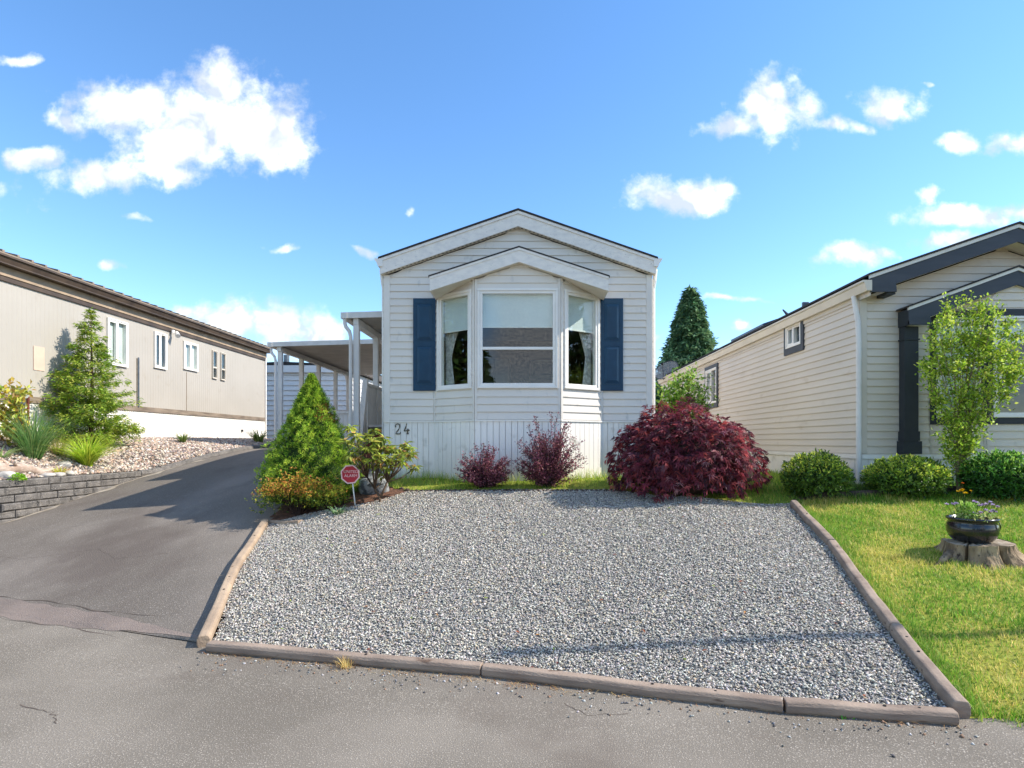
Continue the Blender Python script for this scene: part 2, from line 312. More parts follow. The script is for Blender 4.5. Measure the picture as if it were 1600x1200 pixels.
def blades(name, P, az, L, lean, wd, m, cols, parent=None, seg=3, droop=.0):
    """grass blades: curved tapering strips"""
    n = len(P); h = np.stack([np.cos(az), np.sin(az), np.zeros(n)], 1); sd = np.stack([-np.sin(az), np.cos(az), np.zeros(n)], 1)
    L = np.broadcast_to(L, n)[:, None]; lean = np.broadcast_to(lean, n)[:, None]; wd = np.broadcast_to(wd, n)[:, None]; droop = np.broadcast_to(droop, n)[:, None]
    rows = []
    for i in range(seg+1):
        t = i/seg; c = P+h*L*lean*(t*.35+t*t*.65)+np.array([0, 0, 1])*L*(t*(1-.25*lean)-droop*t*t*t)
        w = wd*(1-t)**.7*.5
        rows += [c+sd*w, c-sd*w] if i < seg else [c]
    k = 2*seg+1; V = np.stack(rows, 1).reshape(-1, 3); b = np.arange(n)[:, None]*k; fl = []
    for i in range(seg-1): fl += [[2*i, 2*i+1, 2*i+3], [2*i, 2*i+3, 2*i+2]]
    fl.append([2*seg-2, 2*seg-1, 2*seg])
    F = np.concatenate([b+f for f in fl], 1).reshape(-1, 3)
    return npmesh(name, V, F, m, parent, np.repeat(cols, k, 0))
def stones(name, P, r, m, cols, parent=None, flat=.65):
    n = len(P); base = np.array([[1,0,0],[-1,0,0],[0,1,0],[0,-1,0],[0,0,1],[0,0,-1]], float)
    V = base[None]*RNG.uniform(.6, 1.25, (n, 6, 1))+RNG.normal(0, .22, (n, 6, 3))
    a = RNG.uniform(0, 6.28, n); b = RNG.normal(0, .5, n); ca, sa, cb, sb = np.cos(a), np.sin(a), np.cos(b), np.sin(b)
    x, y, z = V[..., 0], V[..., 1], V[..., 2]*flat
    y, z = y*cb[:, None]-z*sb[:, None], y*sb[:, None]+z*cb[:, None]
    x, y = x*ca[:, None]-y*sa[:, None], x*sa[:, None]+y*ca[:, None]
    V = np.stack([x, y, z], -1)*np.broadcast_to(r, n)[:, None, None]+P[:, None, :]
    f = np.array([[0,2,4],[2,1,4],[1,3,4],[3,0,4],[2,0,5],[1,2,5],[3,1,5],[0,3,5]])
    F = (np.arange(n)[:, None, None]*6+f[None]).reshape(-1, 3)
    return npmesh(name, V.reshape(-1, 3), F, m, parent, np.repeat(cols, 6, 0))
def inpoly(x, y, poly):
    r = np.zeros(np.shape(x), bool); n = len(poly); j = n-1
    for i in range(n):
        xi, yi = poly[i]; xj, yj = poly[j]
        if yi != yj: r ^= ((yi > y) != (yj > y)) & (x < (xj-xi)*(y-yi)/(yj-yi)+xi)
        j = i
    return r
def sample(poly, n):
    xs = [p[0] for p in poly]; ys = [p[1] for p in poly]; out = []; c = 0
    while c < n:
        a = np.stack([RNG.uniform(min(xs), max(xs), n), RNG.uniform(min(ys), max(ys), n)], 1)
        a = a[inpoly(a[:, 0], a[:, 1], poly)]; out.append(a); c += len(a)
    return np.concatenate(out)[:n]

# ------------------------------------------------------------------ terrain
def edge(x):                                     # far edge of the street
    x = np.clip(x, -9, 6); return np.where(x > -2.6, 3.94-.222*x, 4.517-.35*(x+2.6))
def zg(x, y):                                    # the slope up from the street
    x = np.asarray(x, float); y = np.asarray(y, float); d = y-edge(x)
    s = np.sqrt(d*d+.09); a = .185*(d+s)/2-.0; t = np.clip(d-6.5, 0, 3.2)
    z = np.where(d > 6.5, 1.2025+.185*t-.185*t*t/6.4, np.minimum(a, 1.2027+0*a))
    w = np.clip((x+3.5)/1.1, 0, 1)*np.clip((3.2-x)/1.4, 0, 1); w = w*w*(3-2*w)
    z = z+w*.037*np.clip(d, 0, 5); g = np.clip((x+3.2)/.8, 0, 1); cap = 1.02+np.clip((2.2-x)/1.0, 0, 1)*.05+(1-g)*.9   # the plots by the houses are levelled
    return np.where(z > cap-.06, np.minimum(z, cap-.06*np.exp(-np.maximum(z-cap+.06, 0)/.06)), z)
def zgf(x, y): return float(zg(x, y))
def XL(y): return np.interp(y, [7.3, 7.7, 8.05, 8.57, 11.7, 13.4, 15, 17, 24], [-11.5, -9.1, -8.25, -8.0, -7.76, -7.35, -7.05, -6.95, -6.95])
WT = 1.06
def zbed(x, y):                                  # pebble bed between retaining wall and left house
    x = np.asarray(x, float); y = np.asarray(y, float); xw = XL(y); t = np.clip((xw-x)/(xw+9.7), 0, 1)
    z0 = np.maximum(WT-.03, zg(xw, y)+.05); return z0+(1.74-z0)*(t*.75+.25*t*t*(3-2*t))
def G(px, py, zf=zgf):
    a, b = (px-VX)/FPX, (VY-py)/FPX; lo = 2.0
    Y = 2.0
    while Y < 60:
        if HC+b*Y <= float(zf(a*Y, Y)): break
        lo = Y; Y += .05
    hi = Y
    for _ in range(20):
        m = (lo+hi)/2
        if HC+b*m <= float(zf(a*m, m)): hi = m
        else: lo = m
    return (a*hi, hi, float(zf(a*hi, hi)))
def P(px, py, Y): return ((px-VX)/FPX*Y, Y, HC+(VY-py)/FPX*Y)
def drape(name, poly, m, off=.004, res=.12, zf=zg, kind='structure'):
    poly = [p[:2] for p in poly]; xs = [p[0] for p in poly]; ys = [p[1] for p in poly]
    nx = int((max(xs)-min(xs))/res)+2; ny = int((max(ys)-min(ys))/res)+2
    gx = min(xs)+np.arange(nx+1)*res; gy = min(ys)+np.arange(ny+1)*res
    X, Y = np.meshgrid(gx, gy); c = inpoly((X[:-1, :-1]+res/2), (Y[:-1, :-1]+res/2), poly)
    V = np.stack([X, Y, zf(X, Y)+off], -1).reshape(-1, 3); i, j = np.nonzero(c); w = nx+1
    F = np.stack([i*w+j, i*w+j+1, (i+1)*w+j+1, (i+1)*w+j], 1)
    u = np.unique(F); mp = np.zeros(len(V), int); mp[u] = np.arange(len(u))
    return tag(npmesh(name, V[u], mp[F], m, None, None, True), kind=kind)
def patch(name, fn, nu, nv, m, kind='structure'):
    u, v = np.meshgrid(np.linspace(0, 1, nu+1), np.linspace(0, 1, nv+1)); V = fn(u, v).reshape(-1, 3); w = nu+1
    i, j = np.meshgrid(np.arange(nv), np.arange(nu), indexing='ij'); i, j = i.ravel(), j.ravel()
    F = np.stack([i*w+j, i*w+j+1, (i+1)*w+j+1, (i+1)*w+j], 1)
    return tag(npmesh(name, V, F, m, None, None, True), kind=kind)

# the ground sheet runs to the horizon
def fground(u, v):
    sgn = lambda t, a, b: np.sign(t)*(a*np.abs(t)+b*np.abs(t)**7)
    x = sgn(u*2-1, 22, 1500); y = 8+sgn(v*2-1, 24, 1500)
    z = zg(x, y)-.03
    return np.stack([x, y, z], -1)
patch('ground', fground, 240, 240, 'soil')
patch('street', lambda u, v: np.stack([-40+80*u, -9+(edge(-40+80*u)+.02+9)*v, zg(-40+80*u, -9+(edge(-40+80*u)+.02+9)*v)+.004], -1), 160, 60, 'asphalt_street')
def XR(y): return np.interp(y, [4.4, 7.6, 8.6, 9.6, 30], [-2.62, -3.45, -3.6, -2.45, -2.45])
def fdrive(u, v):
    y = 4.3+v*17.7; xr = XR(y); xl = np.where(y < 8.05, -13, XL(y)+.02); x = xl+(xr-xl)*u; y = np.maximum(y, edge(x)+.02)
    return np.stack([x, y, zg(x, y)+.010], -1)
patch('driveway', fdrive, 60, 110, 'asphalt_drive')
def fband(u, v):                                 # older, redder strip where the driveway meets the street
    x = -13+u*10.3; c = edge(x)+.10+.01*np.sin(x*3.1); hw = .15+.01*np.sin(x*2.3)+.015*np.sin(x*17); hw = hw*np.clip((-2.7-x)/1.2, .15, 1)
    y = c+(v*2-1)*hw; return np.stack([x, y, zg(x, y)+np.where(y < edge(x)+.012, .0075, .0138)], -1)
patch('driveway_apron', fband, 160, 16, 'asphalt_band')
def fcrack(off, amp, seed):
    def f(u, v):
        x = -13+u*10.0; y = edge(x)+off+.02*np.sin(x*5.3+seed)+.012*np.sin(x*13+seed)+(v*2-1)*.005*(1+.8*np.sin(x*9+seed))*np.clip((-3.3-x)*2, 0, 1); return np.stack([x, y, zg(x, y)+(.0135 if off > 0 else .0068)], -1)
    return f
patch('driveway_joint', fcrack(.30, 1, 1), 220, 1, 'asphalt_crack'); patch('driveway_joint', fcrack(-.07, 1, 4), 220, 1, 'asphalt_crack')

def crack(pts, w=.003, off=.0055):                          # wandering crack drawn on the asphalt
    pts = [np.array(q) for q in pts]; V, F = [], []; k = 0
    for a, b in zip(pts[:-1], pts[1:]):
        for i in range(8):
            q = a+(b-a)*i/8+RNG.normal(0, .007, 2); d = (b-a)/np.linalg.norm(b-a); n = np.array([-d[1], d[0]])*w*RNG.uniform(.3, 1.3)
            for s in (1, -1): x, y = q+n*s; V.append((x, y, float(zg(x, y))+off))
    F = [(2*i, 2*i+1, 2*i+3, 2*i+2) for i in range(len(V)//2-1)]
    tag(npmesh('asphalt_cracks', V, F, 'asphalt_crack'), kind='structure')
crack([(-3.2, 3.55), (-2.9, 3.45), (-2.75, 3.3)], .004)
crack([(-6.9, 7.2), (-6.2, 6.9), (-5.4, 7.1), (-4.9, 6.7), (-4.2, 6.8)], .003, .0115); crack([(.2, 3.55), (.35, 3.4), (.62, 3.42)], .003)
# ------------------------------------------------------------------ house building kit
def plank(parent, C, t, n, sb, st, z0, z1, m, name='siding_plank', thick=.016):
    """one lapped course: lower edge proud, upper edge thin; sb/st = extents along the wall at bottom/top"""
    pr = [(.001, z0), (thick, z0), (thick, z0+.012), (.004, z1), (.001, z1)]
    q = lambda a, o, z: (C[0]+t[0]*a+n[0]*o, C[1]+t[1]*a+n[1]*o, z)
    k = len(pr); f = lambda z, i: sb[i]+(st[i]-sb[i])*(z-z0)/(z1-z0)
    vs = [q(f(z, 0), o, z) for o, z in pr]+[q(f(z, 1), o, z) for o, z in pr]
    fs = [tuple(range(k)), tuple(range(2*k-1, k-1, -1))]+[(i, i+k, (i+1) % k+k, (i+1) % k) for i in range(k)]
    return MB().add(vs, fs).build(name, m, parent)
def siding(parent, A, B, z0, z1, h, m, holes=(), roof=None, thick=.019):
    """courses on the wall from A to B (left to right seen from outside)"""
    t = Vector((B[0]-A[0], B[1]-A[1])); L = t.length; t = t/L; n = Vector((t[1], -t[0])); z = z0
    while z < z1-.01:
        zt = min(z+h, z1); sb = [0, L]; st = [0, L]
        if roof:
            g = np.linspace(0, L, 241); r = np.array([roof(A[0]+t[0]*q) for q in g])
            ob = g[r > z]; ot = g[r > zt]
            if len(ob) < 3: break
            sb = [ob[0], ob[-1]]; mid = (sb[0]+sb[1])/2; st = [ot[0], ot[-1]] if len(ot) > 2 else [mid-.02, mid+.02]
        cuts = [(max(a, 0), min(b, L), lo, hi) for a, b, lo, hi in holes if lo < zt and hi > z and b > 0 and a < L]
        cuts.sort(); cur_b, cur_t = sb[0], st[0]
        for a, b, lo, hi in cuts:
            if a > cur_b+.01: plank(parent, A, t, n, (cur_b, a), (max(cur_t, cur_b) if not roof else cur_t, a), z, zt, m, thick=thick)
            if lo > z+.02: plank(parent, A, t, n, (a, b), (a, b), z, lo, m, thick=thick)
            if hi < zt-.02: plank(parent, A, t, n, (a, b), (a, b), hi, zt, m, thick=thick)
            cur_b = cur_t = b
        if sb[1] > cur_b+.01: plank(parent, A, t, n, (cur_b, sb[1]), (cur_t, max(st[1], cur_t+.005)), z, zt, m, thick=thick)
        z = zt
def wallmesh(name, parent, A, B, z0, z1, m, holes=(), th=.1, roof=None):
    t = Vector((B[0]-A[0], B[1]-A[1])); L = t.length; t = t/L; n = Vector((t[1], -t[0]))
    ss = sorted({0, L, *[min(max(h, 0), L) for q in holes for h in q[:2]]}); zs = sorted({z0, z1, *[min(max(h, z0), z1) for q in holes for h in q[2:]]})
    b = MB()
    for i in range(len(ss)-1):
        for j in range(len(zs)-1):
            sm, zm = (ss[i]+ss[i+1])/2, (zs[j]+zs[j+1])/2
            if any(h[0] < sm < h[1] and h[2] < zm < h[3] for h in holes): continue
            b.lbox(A, t, n, ss[i], ss[i+1], -th, 0, zs[j], zs[j+1])
    if roof:   # gable triangle on top
        q = lambda a, o, z: (A[0]+t[0]*a+n[0]*o, A[1]+t[1]*a+n[1]*o, z)
        pts = [(0, z1)]+[(s, roof(A[0]+t[0]*s)-.01) for s in np.linspace(0, L, 25) if roof(A[0]+t[0]*s)-.01 > z1]+[(L, z1)]
        b.extr([q(a, -.002, z) for a, z in pts], (-n[0]*(th-.004), -n[1]*(th-.004), 0))
    return b.build(name, m, parent)
def gable_board(parent, name, m, xc, half, za, ze, h, y0, y1):
    """two raking boards meeting at the apex"""
    out = []
    for s in (-1, 1):
        p = [(xc, y0, za), (xc+s*half, y0, ze), (xc+s*half, y0, ze-h), (xc, y0, za-h)]
        out.append(MB().extr(p, (0, y1-y0, 0)).build(name, m, parent))
    return out
def roof_slab(parent, name, m, xc, half, za, ze, th, y0, y1, both=True):
    out = []
    for s in (-1, 1):
        p = [(xc, y0, za), (xc+s*half, y0, ze), (xc+s*half, y0, ze+th), (xc, y0, za+th)]
        out.append(MB().extr(p, (0, y1-y0, 0)).build(name, m, parent))
    return out
def window(parent, C, t, n, w, z0, z1, style='fixed', fw=.055, m='frame_white', room=None, blind=0, curtain=None, depth=.04, bars=False):
    """part 'window' (the frame) with panes, rails, blind and curtain as sub-parts; C = bottom centre on the wall plane"""
    h = w/2; b = MB(); f = fw
    def ring(b, a0, a1, c0, c1, f, o0, o1):
        b.lbox(C, t, n, a0, a1, o0, o1, c1-f, c1); b.lbox(C, t, n, a0, a1, o0, o1, c0, c0+f)
        b.lbox(C, t, n, a0, a0+f, o0, o1, c0+f, c1-f); b.lbox(C, t, n, a1-f, a1, o0, o1, c0+f, c1-f)
    ring(b, -h, h, z0, z1, f*.55, -.05, depth); ring(b, -h+f*.55, h-f*.55, z0+f*.55, z1-f*.55, f*.6, -.05, depth-.014)
    wdw = b.build('window', m, parent, bevel=.004)
    a0, a1, c0, c1 = -h+f, h-f, z0+f, z1-f
    def pane(a0, a1, c0, c1, o=.0): MB().lbox(C, t, n, a0, a1, o-.003, o+.003, c0, c1).build('pane', 'glass', wdw)
    if style == 'fixed': pane(a0, a1, c0, c1)
    elif style == 'hung':
        zm = c0+(c1-c0)*.39
        MB().lbox(C, t, n, a0, a1, -.03, depth-.012, zm-.022, zm+.022).build('sash_rail', m, wdw, bevel=.004)
        pane(a0, a1, zm+.022, c1, .008); pane(a0, a1, c0, zm-.022, -.012)
    else:   # slider
        b = MB(); b.lbox(C, t, n, -.02, .02, -.03, depth-.012, c0, c1); ring(b, a0, -.02, c0, c1, .03, -.03, depth-.02)
        b.build('sash_rail', m, wdw); pane(a0, -.02, c0, c1, .004); pane(.02, a1, c0, c1, -.01)
        if bars:
            b = MB()
            for k in (1, 2, 3): b.lbox(C, t, n, .02, a1, -.02, -.006, c0+(c1-c0)*k/4-.006, c0+(c1-c0)*k/4+.006)
            b.build('glazing_bars', m, wdw)
    if room: MB().lbox(C, t, n, a0-.03, a1+.03, -.42, -.40, c0-.03, c1+.03).build('backing', room, wdw)
    if blind:
        zb = c1-(c1-c0)*blind
        MB().lbox(C, t, n, a0+.01, a1-.01, -.055, -.052, zb, c1).build('blind', 'blind', wdw)
        MB().lbox(C, t, n, a0+.01, a1-.01, -.062, -.046, zb-.02, zb).build('blind_rail', 'frame_white', wdw)
    if curtain is not None:   # gathered and tied back towards one side
        V, F = [], []; nu, nv = 28, 20; wide = (a1-a0)
        for j in range(nv+1):
            z = c0-.05+(c1-c0+.05)*j/nv; k = j/nv
            ww = wide*(.20+.62*max(0, (k-.35)/.65)**1.3+.14*max(0, (.35-k)/.35))
            for i in range(nu+1):
                s = i/nu; a = (a1+.02-ww*s) if curtain > 0 else (a0-.02+ww*s)
                o = -.13+.022*math.sin(s*34+k*2); V.append((C[0]+t[0]*a+n[0]*o, C[1]+t[1]*a+n[1]*o, z))
        for j in range(nv):
            for i in range(nu): q = j*(nu+1)+i; F.append((q, q+1, q+nu+2, q+nu+1))
        MB().add(V, F).build('curtain', 'curtain', wdw, True)
    return wdw
def gutter(parent, m, x, sgn, y0, y1, zt, h=.12, d=.12):
    p = [(x, y0, zt-h), (x, y0, zt), (x+sgn*d, y0, zt), (x+sgn*d, y0, zt-.025), (x+sgn*d*.82, y0, zt-.04), (x+sgn*d*.55, y0, zt-h)]
    return MB().extr(p, (0, y1-y0, 0)).build('gutter', m, parent)

# ------------------------------------------------------------------ the pale house in the middle
def middle_house():
    H = thing('mobile_home', (-.21, 9.24, 1.0), 'off-white mobile home with navy shutters and bay window, number 24 on its skirting', 'house')
    x0, x1, Y, zb, hh = -2.39, 1.965, 9.24, 1.99, .1165
    xc, half, za, ze, fh = -.21, 2.21, 5.342, 4.573, .236; sl = (za-ze)/half
    rz = lambda x: za-fh-.012-sl*abs(x-xc)
    fr = [(-x0-1.53, -x0+1.10, 2.05, 4.05)]
    fw = wallmesh('front_wall', H, (x0, Y), (x1, Y), 1.0, 4.25, 'vinyl', fr, roof=rz)
    # planks: cover the wall left and right of the bay and the gable over it
    siding(fw, (x0+.10, Y), (x1-.10, Y), zb, 5.2, hh, 'vinyl', [(-x0-.10-1.585, -x0-.10+1.165, 0, 4.02)], rz)
    for x in (x0, x1-.10):
        MB().box(x, x+.10, Y-.022, Y+.0, zb-.005, rz(x+.05)).build('corner_trim', 'vinyl_trim', H, bevel=.006)
    # long side and rear walls
    for (A, B) in (((x0, 25.5), (x0, Y)), ((x1, Y), (x1, 25.5))):
        wm = wallmesh('side_wall', H, A, B, 1.0, 4.3, 'vinyl'); siding(wm, A, B, zb, 4.3, hh, 'vinyl')
    wallmesh('rear_wall', H, (x1, 25.5), (x0, 25.5), 1.0, 4.3, 'vinyl', roof=rz)
    # roof
    roof_slab(H, 'roof', 'shingle', xc, half+.03, za+.012, ze+.002, .03, 9.095, 25.8)
    gable_board(H, 'fascia', 'fascia_paint', xc, half, za-.03, ze-.03, fh-.03, 9.12, 9.145)
    gable_board(H, 'drip_board', 'fascia_paint', xc, half+.01, za+.008, ze+.008, .045, 9.105, 9.145)
    b = MB()
    for s in (-1, 1):
        b.extr([(xc, 9.147, za-fh+.012), (xc+s*half, 9.147, ze-fh+.012), (xc+s*half, 9.147, ze-fh), (xc, 9.147, za-fh)], (0, Y-9.147-.001, 0))
    b.build('soffit', 'soffit_vent', H)
    # small dark vent slots along the soffit edge
    b = MB()
    for s in (-1, 1):
        for k in range(1, 34):
            x = xc+s*half*k/34.5; z = za-fh-sl*abs(x-xc)
            b.box(x-.018, x+.018, 9.155, 9.168, z-.006, z-.001)
    o = b.build('soffit_slots', 'metal_dark', H); o['kind'] = 'stuff'
    for s, x in ((-1, x0+.01), (1, x1)):
        gutter(H, 'frame_white', x, s, 9.10, 25.7, ze+.01, .13, .13)
        MB().box(x-.012 if s < 0 else x, x if s < 0 else x+.012, 9.13, 25.6, ze-.22, ze-.12).build('eave_board', 'fascia_paint', H)
        MB().tube([(x+s*.07, 9.3, ze-.11), (x+s*.05, 9.3, ze-.3), (x+s*.035, 9.32, ze-.42), (x+s*.035, 9.32, 1.1)], .032, 8).build('downspout', 'frame_white', H)
    # bay: three faces
    bx0, bx1, BY, c0, c1 = -.866, .45, 8.75, -1.57, 1.15
    bxc, bh, bza, bze, bfh = -.184, 1.355, 4.587, 4.145, .21; bs = (bza-bze)/bh
    brz = lambda x: bza-bfh-.008-bs*abs(x-bxc)
    zt, zo = 3.985, 2.485           # window opening
    faces = [((c0, Y), (bx0, BY), .60, 'fixed', -1), ((bx0, BY), (bx1, BY), 1.205, 'hung', None), ((bx1, BY), (c1, Y), .60, 'fixed', 1)]
    for A, B, ww, st, cur in faces:
        t = Vector((B[0]-A[0], B[1]-A[1])); L = t.length; t /= L; n = Vector((t[1], -t[0])); w2 = ww/2
        if st == 'fixed': w2 = L*.40
        off = L/2 if st == 'hung' else (L/2+.02 if cur < 0 else L/2-.01)
        hole = [(off-w2, off+w2, zo, zt)]
        wm = wallmesh('bay_wall', H, A, B, 1.0, min(brz(A[0]), brz(B[0])), 'vinyl', hole, .06, brz)
        siding(wm, Vector(A)+t*.035, Vector(B)-t*.035, zb, 4.5, hh, 'vinyl', [(off-w2-.035, off+w2-.035, zo, zt)], brz)
        for e, d in ((0, A), (L, B)):
            b = MB(); b.lbox(A, t, n, e-.0 if e == 0 else e-.035, .035 if e == 0 else e, 0, .02, zb-.004, brz(d[0])-.002); b.build('corner_bead', 'vinyl_trim', wm)
        C = Vector(A)+t*off
        window(wm and H, C, t, n, 2*w2+.03, zo-.015, zt+.015, st, .068, blind=.36 if st == 'hung' else .37, curtain=cur)
        # skirting of vertical boards under this face
        sk = wallmesh('skirting', H, A, B, .78, zb-.03, 'skirt_white', (), .05); k = max(1, round(L/.094))
        for i in range(k):
            j = random.uniform(0, .003); MB().lbox(A, t, n, L*i/k+.003, L*(i+1)/k-.003, .001, .011+j, .80, zb-.03).build('skirt_board', 'skirt_white', sk)
        MB().lbox(A, t, n, 0, L, .0, .028, zb-.03, zb-.005).build('skirt_rail', 'frame_white', sk)
    # bay roof
    roof_slab(H, 'bay_roof', 'shingle', bxc, bh+.02, bza+.008, bze+.001, .022, 8.615, 9.235)
    gable_board(H, 'bay_fascia', 'fascia_paint', bxc, bh, bza-.02, bze-.02, bfh-.02, 8.63, 8.652)
    gable_board(H, 'bay_drip_board', 'fascia_paint', bxc, bh+.006, bza+.006, bze+.006, .036, 8.62, 8.652)
    for s in (-1, 1):
        MB().extr([(bxc, 8.654, bza-bfh+.01), (bxc+s*bh, 8.654, bze-bfh+.01), (bxc+s*bh, 8.654, bze-bfh), (bxc, 8.654, bza-bfh)], (0, Y-8.654-.02, 0)).build('bay_soffit', 'soffit_vent', H)
        MB().extr([(bxc+s*bh, 8.654, bze-.012), (bxc+s*bh, 8.654, bze-bfh), (bxc+s*bh, Y-.018, bze-bfh), (bxc+s*bh, Y-.018, bze-.012)], (-s*.02, 0, 0)).build('bay_fascia', 'fascia_paint', H)
    # flat skirting left and right of the bay
    for a, b_ in ((x0, c0), (c1, x1)):
        sk = wallmesh('skirting', H, (a, Y), (b_, Y), .75, zb-.03, 'skirt_white', (), .05); k = round((b_-a)/.094)
        for i in range(k):
            j = random.uniform(0, .003); MB().box(a+(b_-a)*i/k+.003, a+(b_-a)*(i+1)/k-.003, Y-.011-j, Y-.001, .78, zb-.03).build('skirt_board', 'skirt_white', sk)
        MB().box(a, b_, Y-.028, Y, zb-.03, zb-.005).build('skirt_rail', 'frame_white', sk)
    # shutters with two raised panels each
    for a, b_ in ((-1.91, -1.545), (1.125, 1.487)):
        s0, s1 = 2.471, 3.968
        sh = MB().box(a, b_, Y-.045, Y-.018, s0, s1).build('shutter', 'shutter_blue', H, bevel=.004)
        for z0_, z1_ in ((s0+.12, s0+.72), (s0+.82, s1-.09)):
            m = MB(); xa, xb = a+.055, b_-.055
            o_, i_ = Y-.047, Y-.060
            m.hexa([(xa, o_, z0_), (xb, o_, z0_), (xb, o_, z1_), (xa, o_, z1_), (xa+.05, i_, z0_+.05), (xb-.05, i_, z0_+.05), (xb-.05, i_, z1_-.05), (xa+.05, i_, z1_-.05)])
            m.build('raised_panel', 'shutter_blue', sh)
            m = MB(); e = .012
            m.box(xa-e, xb+e, Y-.052, Y-.045, z1_, z1_+e).box(xa-e, xb+e, Y-.052, Y-.045, z0_-e, z0_).box(xa-e, xa, Y-.052, Y-.045, z0_, z1_).box(xb, xb+e, Y-.052, Y-.045, z0_, z1_)
            m.build('panel_moulding', 'shutter_blue', sh)
    # house numerals
    def numeral(x, strokes, hgt=.165, wid=.092, z=1.775):
        m = MB()
        for st in strokes: m.tube([(x+a*wid, Y-.022, z+c*hgt) for a, c in st], .0085, 6)
        m.build('numeral', 'numeral_bronze', H)
    numeral(-2.205, [[(.12, .66), (.03, .78), (.2, .95), (.5, 1), (.8, .9), (.82, .68), (.6, .42), (.3, .2), (.12, .02), (.85, .0), (.95, .16)]])
    numeral(-2.065, [[(.5, 1), (.38, .7), (.08, .32)], [(.05, .29), (.6, .31), (1.02, .38)], [(.75, .52), (.7, .25), (.68, .02)], [(.52, .02), (.88, .02)]])
    # the room behind the bay
    m = MB(); m.box(x0+.12, x1-.12, Y+.101, 14.4, 1.93, 1.97); m.build('room_floor', 'room_floor', H)
    MB().box(x0+.12, x1-.12, 14.4, 14.45, 1.97, 4.2).build('room_back_wall', 'room_wall', H)
    MB().box(x0+.12, x1-.12, Y+.101, 14.4, 4.2, 4.24).build('room_ceiling', 'blind', H)
    for xa in (x0+.11, x1-.13): MB().box(xa, xa+.02, Y+.102, 14.4, 1.97, 4.2).build('room_side_wall', 'room_wall', H)
    MB().extr([(c0+.02, Y+.1, 2.04), (bx0+.02, BY+.07, 2.04), (bx1-.02, BY+.07, 2.04), (c1-.02, Y+.1, 2.04)], (0, 0, .02)).build('bay_sill', 'frame_white', H)
    MB().extr([(c0+.02, Y+.1, 4.0), (bx0+.02, BY+.07, 4.0), (bx1-.02, BY+.07, 4.0), (c1-.02, Y+.1, 4.0)], (0, 0, .02)).build('bay_ceiling', 'blind', H)
    # kitchen seen through the glass
    F = thing('refrigerator', (-.82, 13.6, 1.97), 'white two-door refrigerator seen through the bay window', 'refrigerator')
    MB().box(-1.12, -.52, 13.55, 14.3, 1.97, 3.62).build('cabinet', 'appliance', F, bevel=.01)
    for a, b_ in ((-1.115, -.885), (-.875, -.525)):
        d = MB().box(a, b_, 13.50, 13.545, 2.03, 3.6).build('door', 'appliance', F, bevel=.008)
        xh = -.91 if a < -1 else -.85
        MB().tube([(xh, 13.46, 2.6), (xh, 13.46, 3.3)], .012, 6).build('handle', 'metal_light', d)
    K = thing('microwave_oven', (.35, 13.7, 3.25), 'white microwave oven over the stove behind the window', 'microwave')
    MB().box(-.02, .74, 13.75, 14.15, 3.2, 3.62).build('case', 'appliance', K, bevel=.01); MB().box(.05, .52, 13.735, 13.75, 3.26, 3.56).build('door_glass', 'cloth_dark', K)
    K = thing('kitchen_counter', (.6, 13.7, 1.97), 'pale kitchen counter under the microwave inside the house', 'counter')
    MB().box(-.4, 1.7, 13.7, 14.38, 1.97, 2.84).build('base_cabinet', 'appliance', K); MB().box(-.42, 1.72, 13.66, 14.39, 2.84, 2.88).build('countertop', 'metal_grey', K)
    K = thing('dining_chair', (-.15, 10.4, 1.97), 'dark metal scroll-back chair just inside the bay window', 'chair')
    m = MB(); m.tube([(-.35, 10.5, 1.97), (-.35, 10.52, 2.55), (-.28, 10.53, 2.72), (-.15, 10.54, 2.78), (-.02, 10.53, 2.72), (.05, 10.52, 2.55), (.05, 10.5, 1.97)], .014, 6)
    m.tube([(-.15, 10.54, 2.78), (-.24, 10.53, 2.62), (-.15, 10.52, 2.48), (-.06, 10.53, 2.62), (-.15, 10.54, 2.78)], .010, 6); m.build('backrest', 'metal_dark', K)
    MB().box(-.37, .07, 10.12, 10.5, 2.40, 2.44).build('seat', 'cloth_dark', K, bevel=.01)
    for lx in (-.34, .04): MB().tube([(lx, 10.15, 1.97), (lx, 10.15, 2.40)], .013, 6).build('leg', 'metal_dark', K)
middle_house()

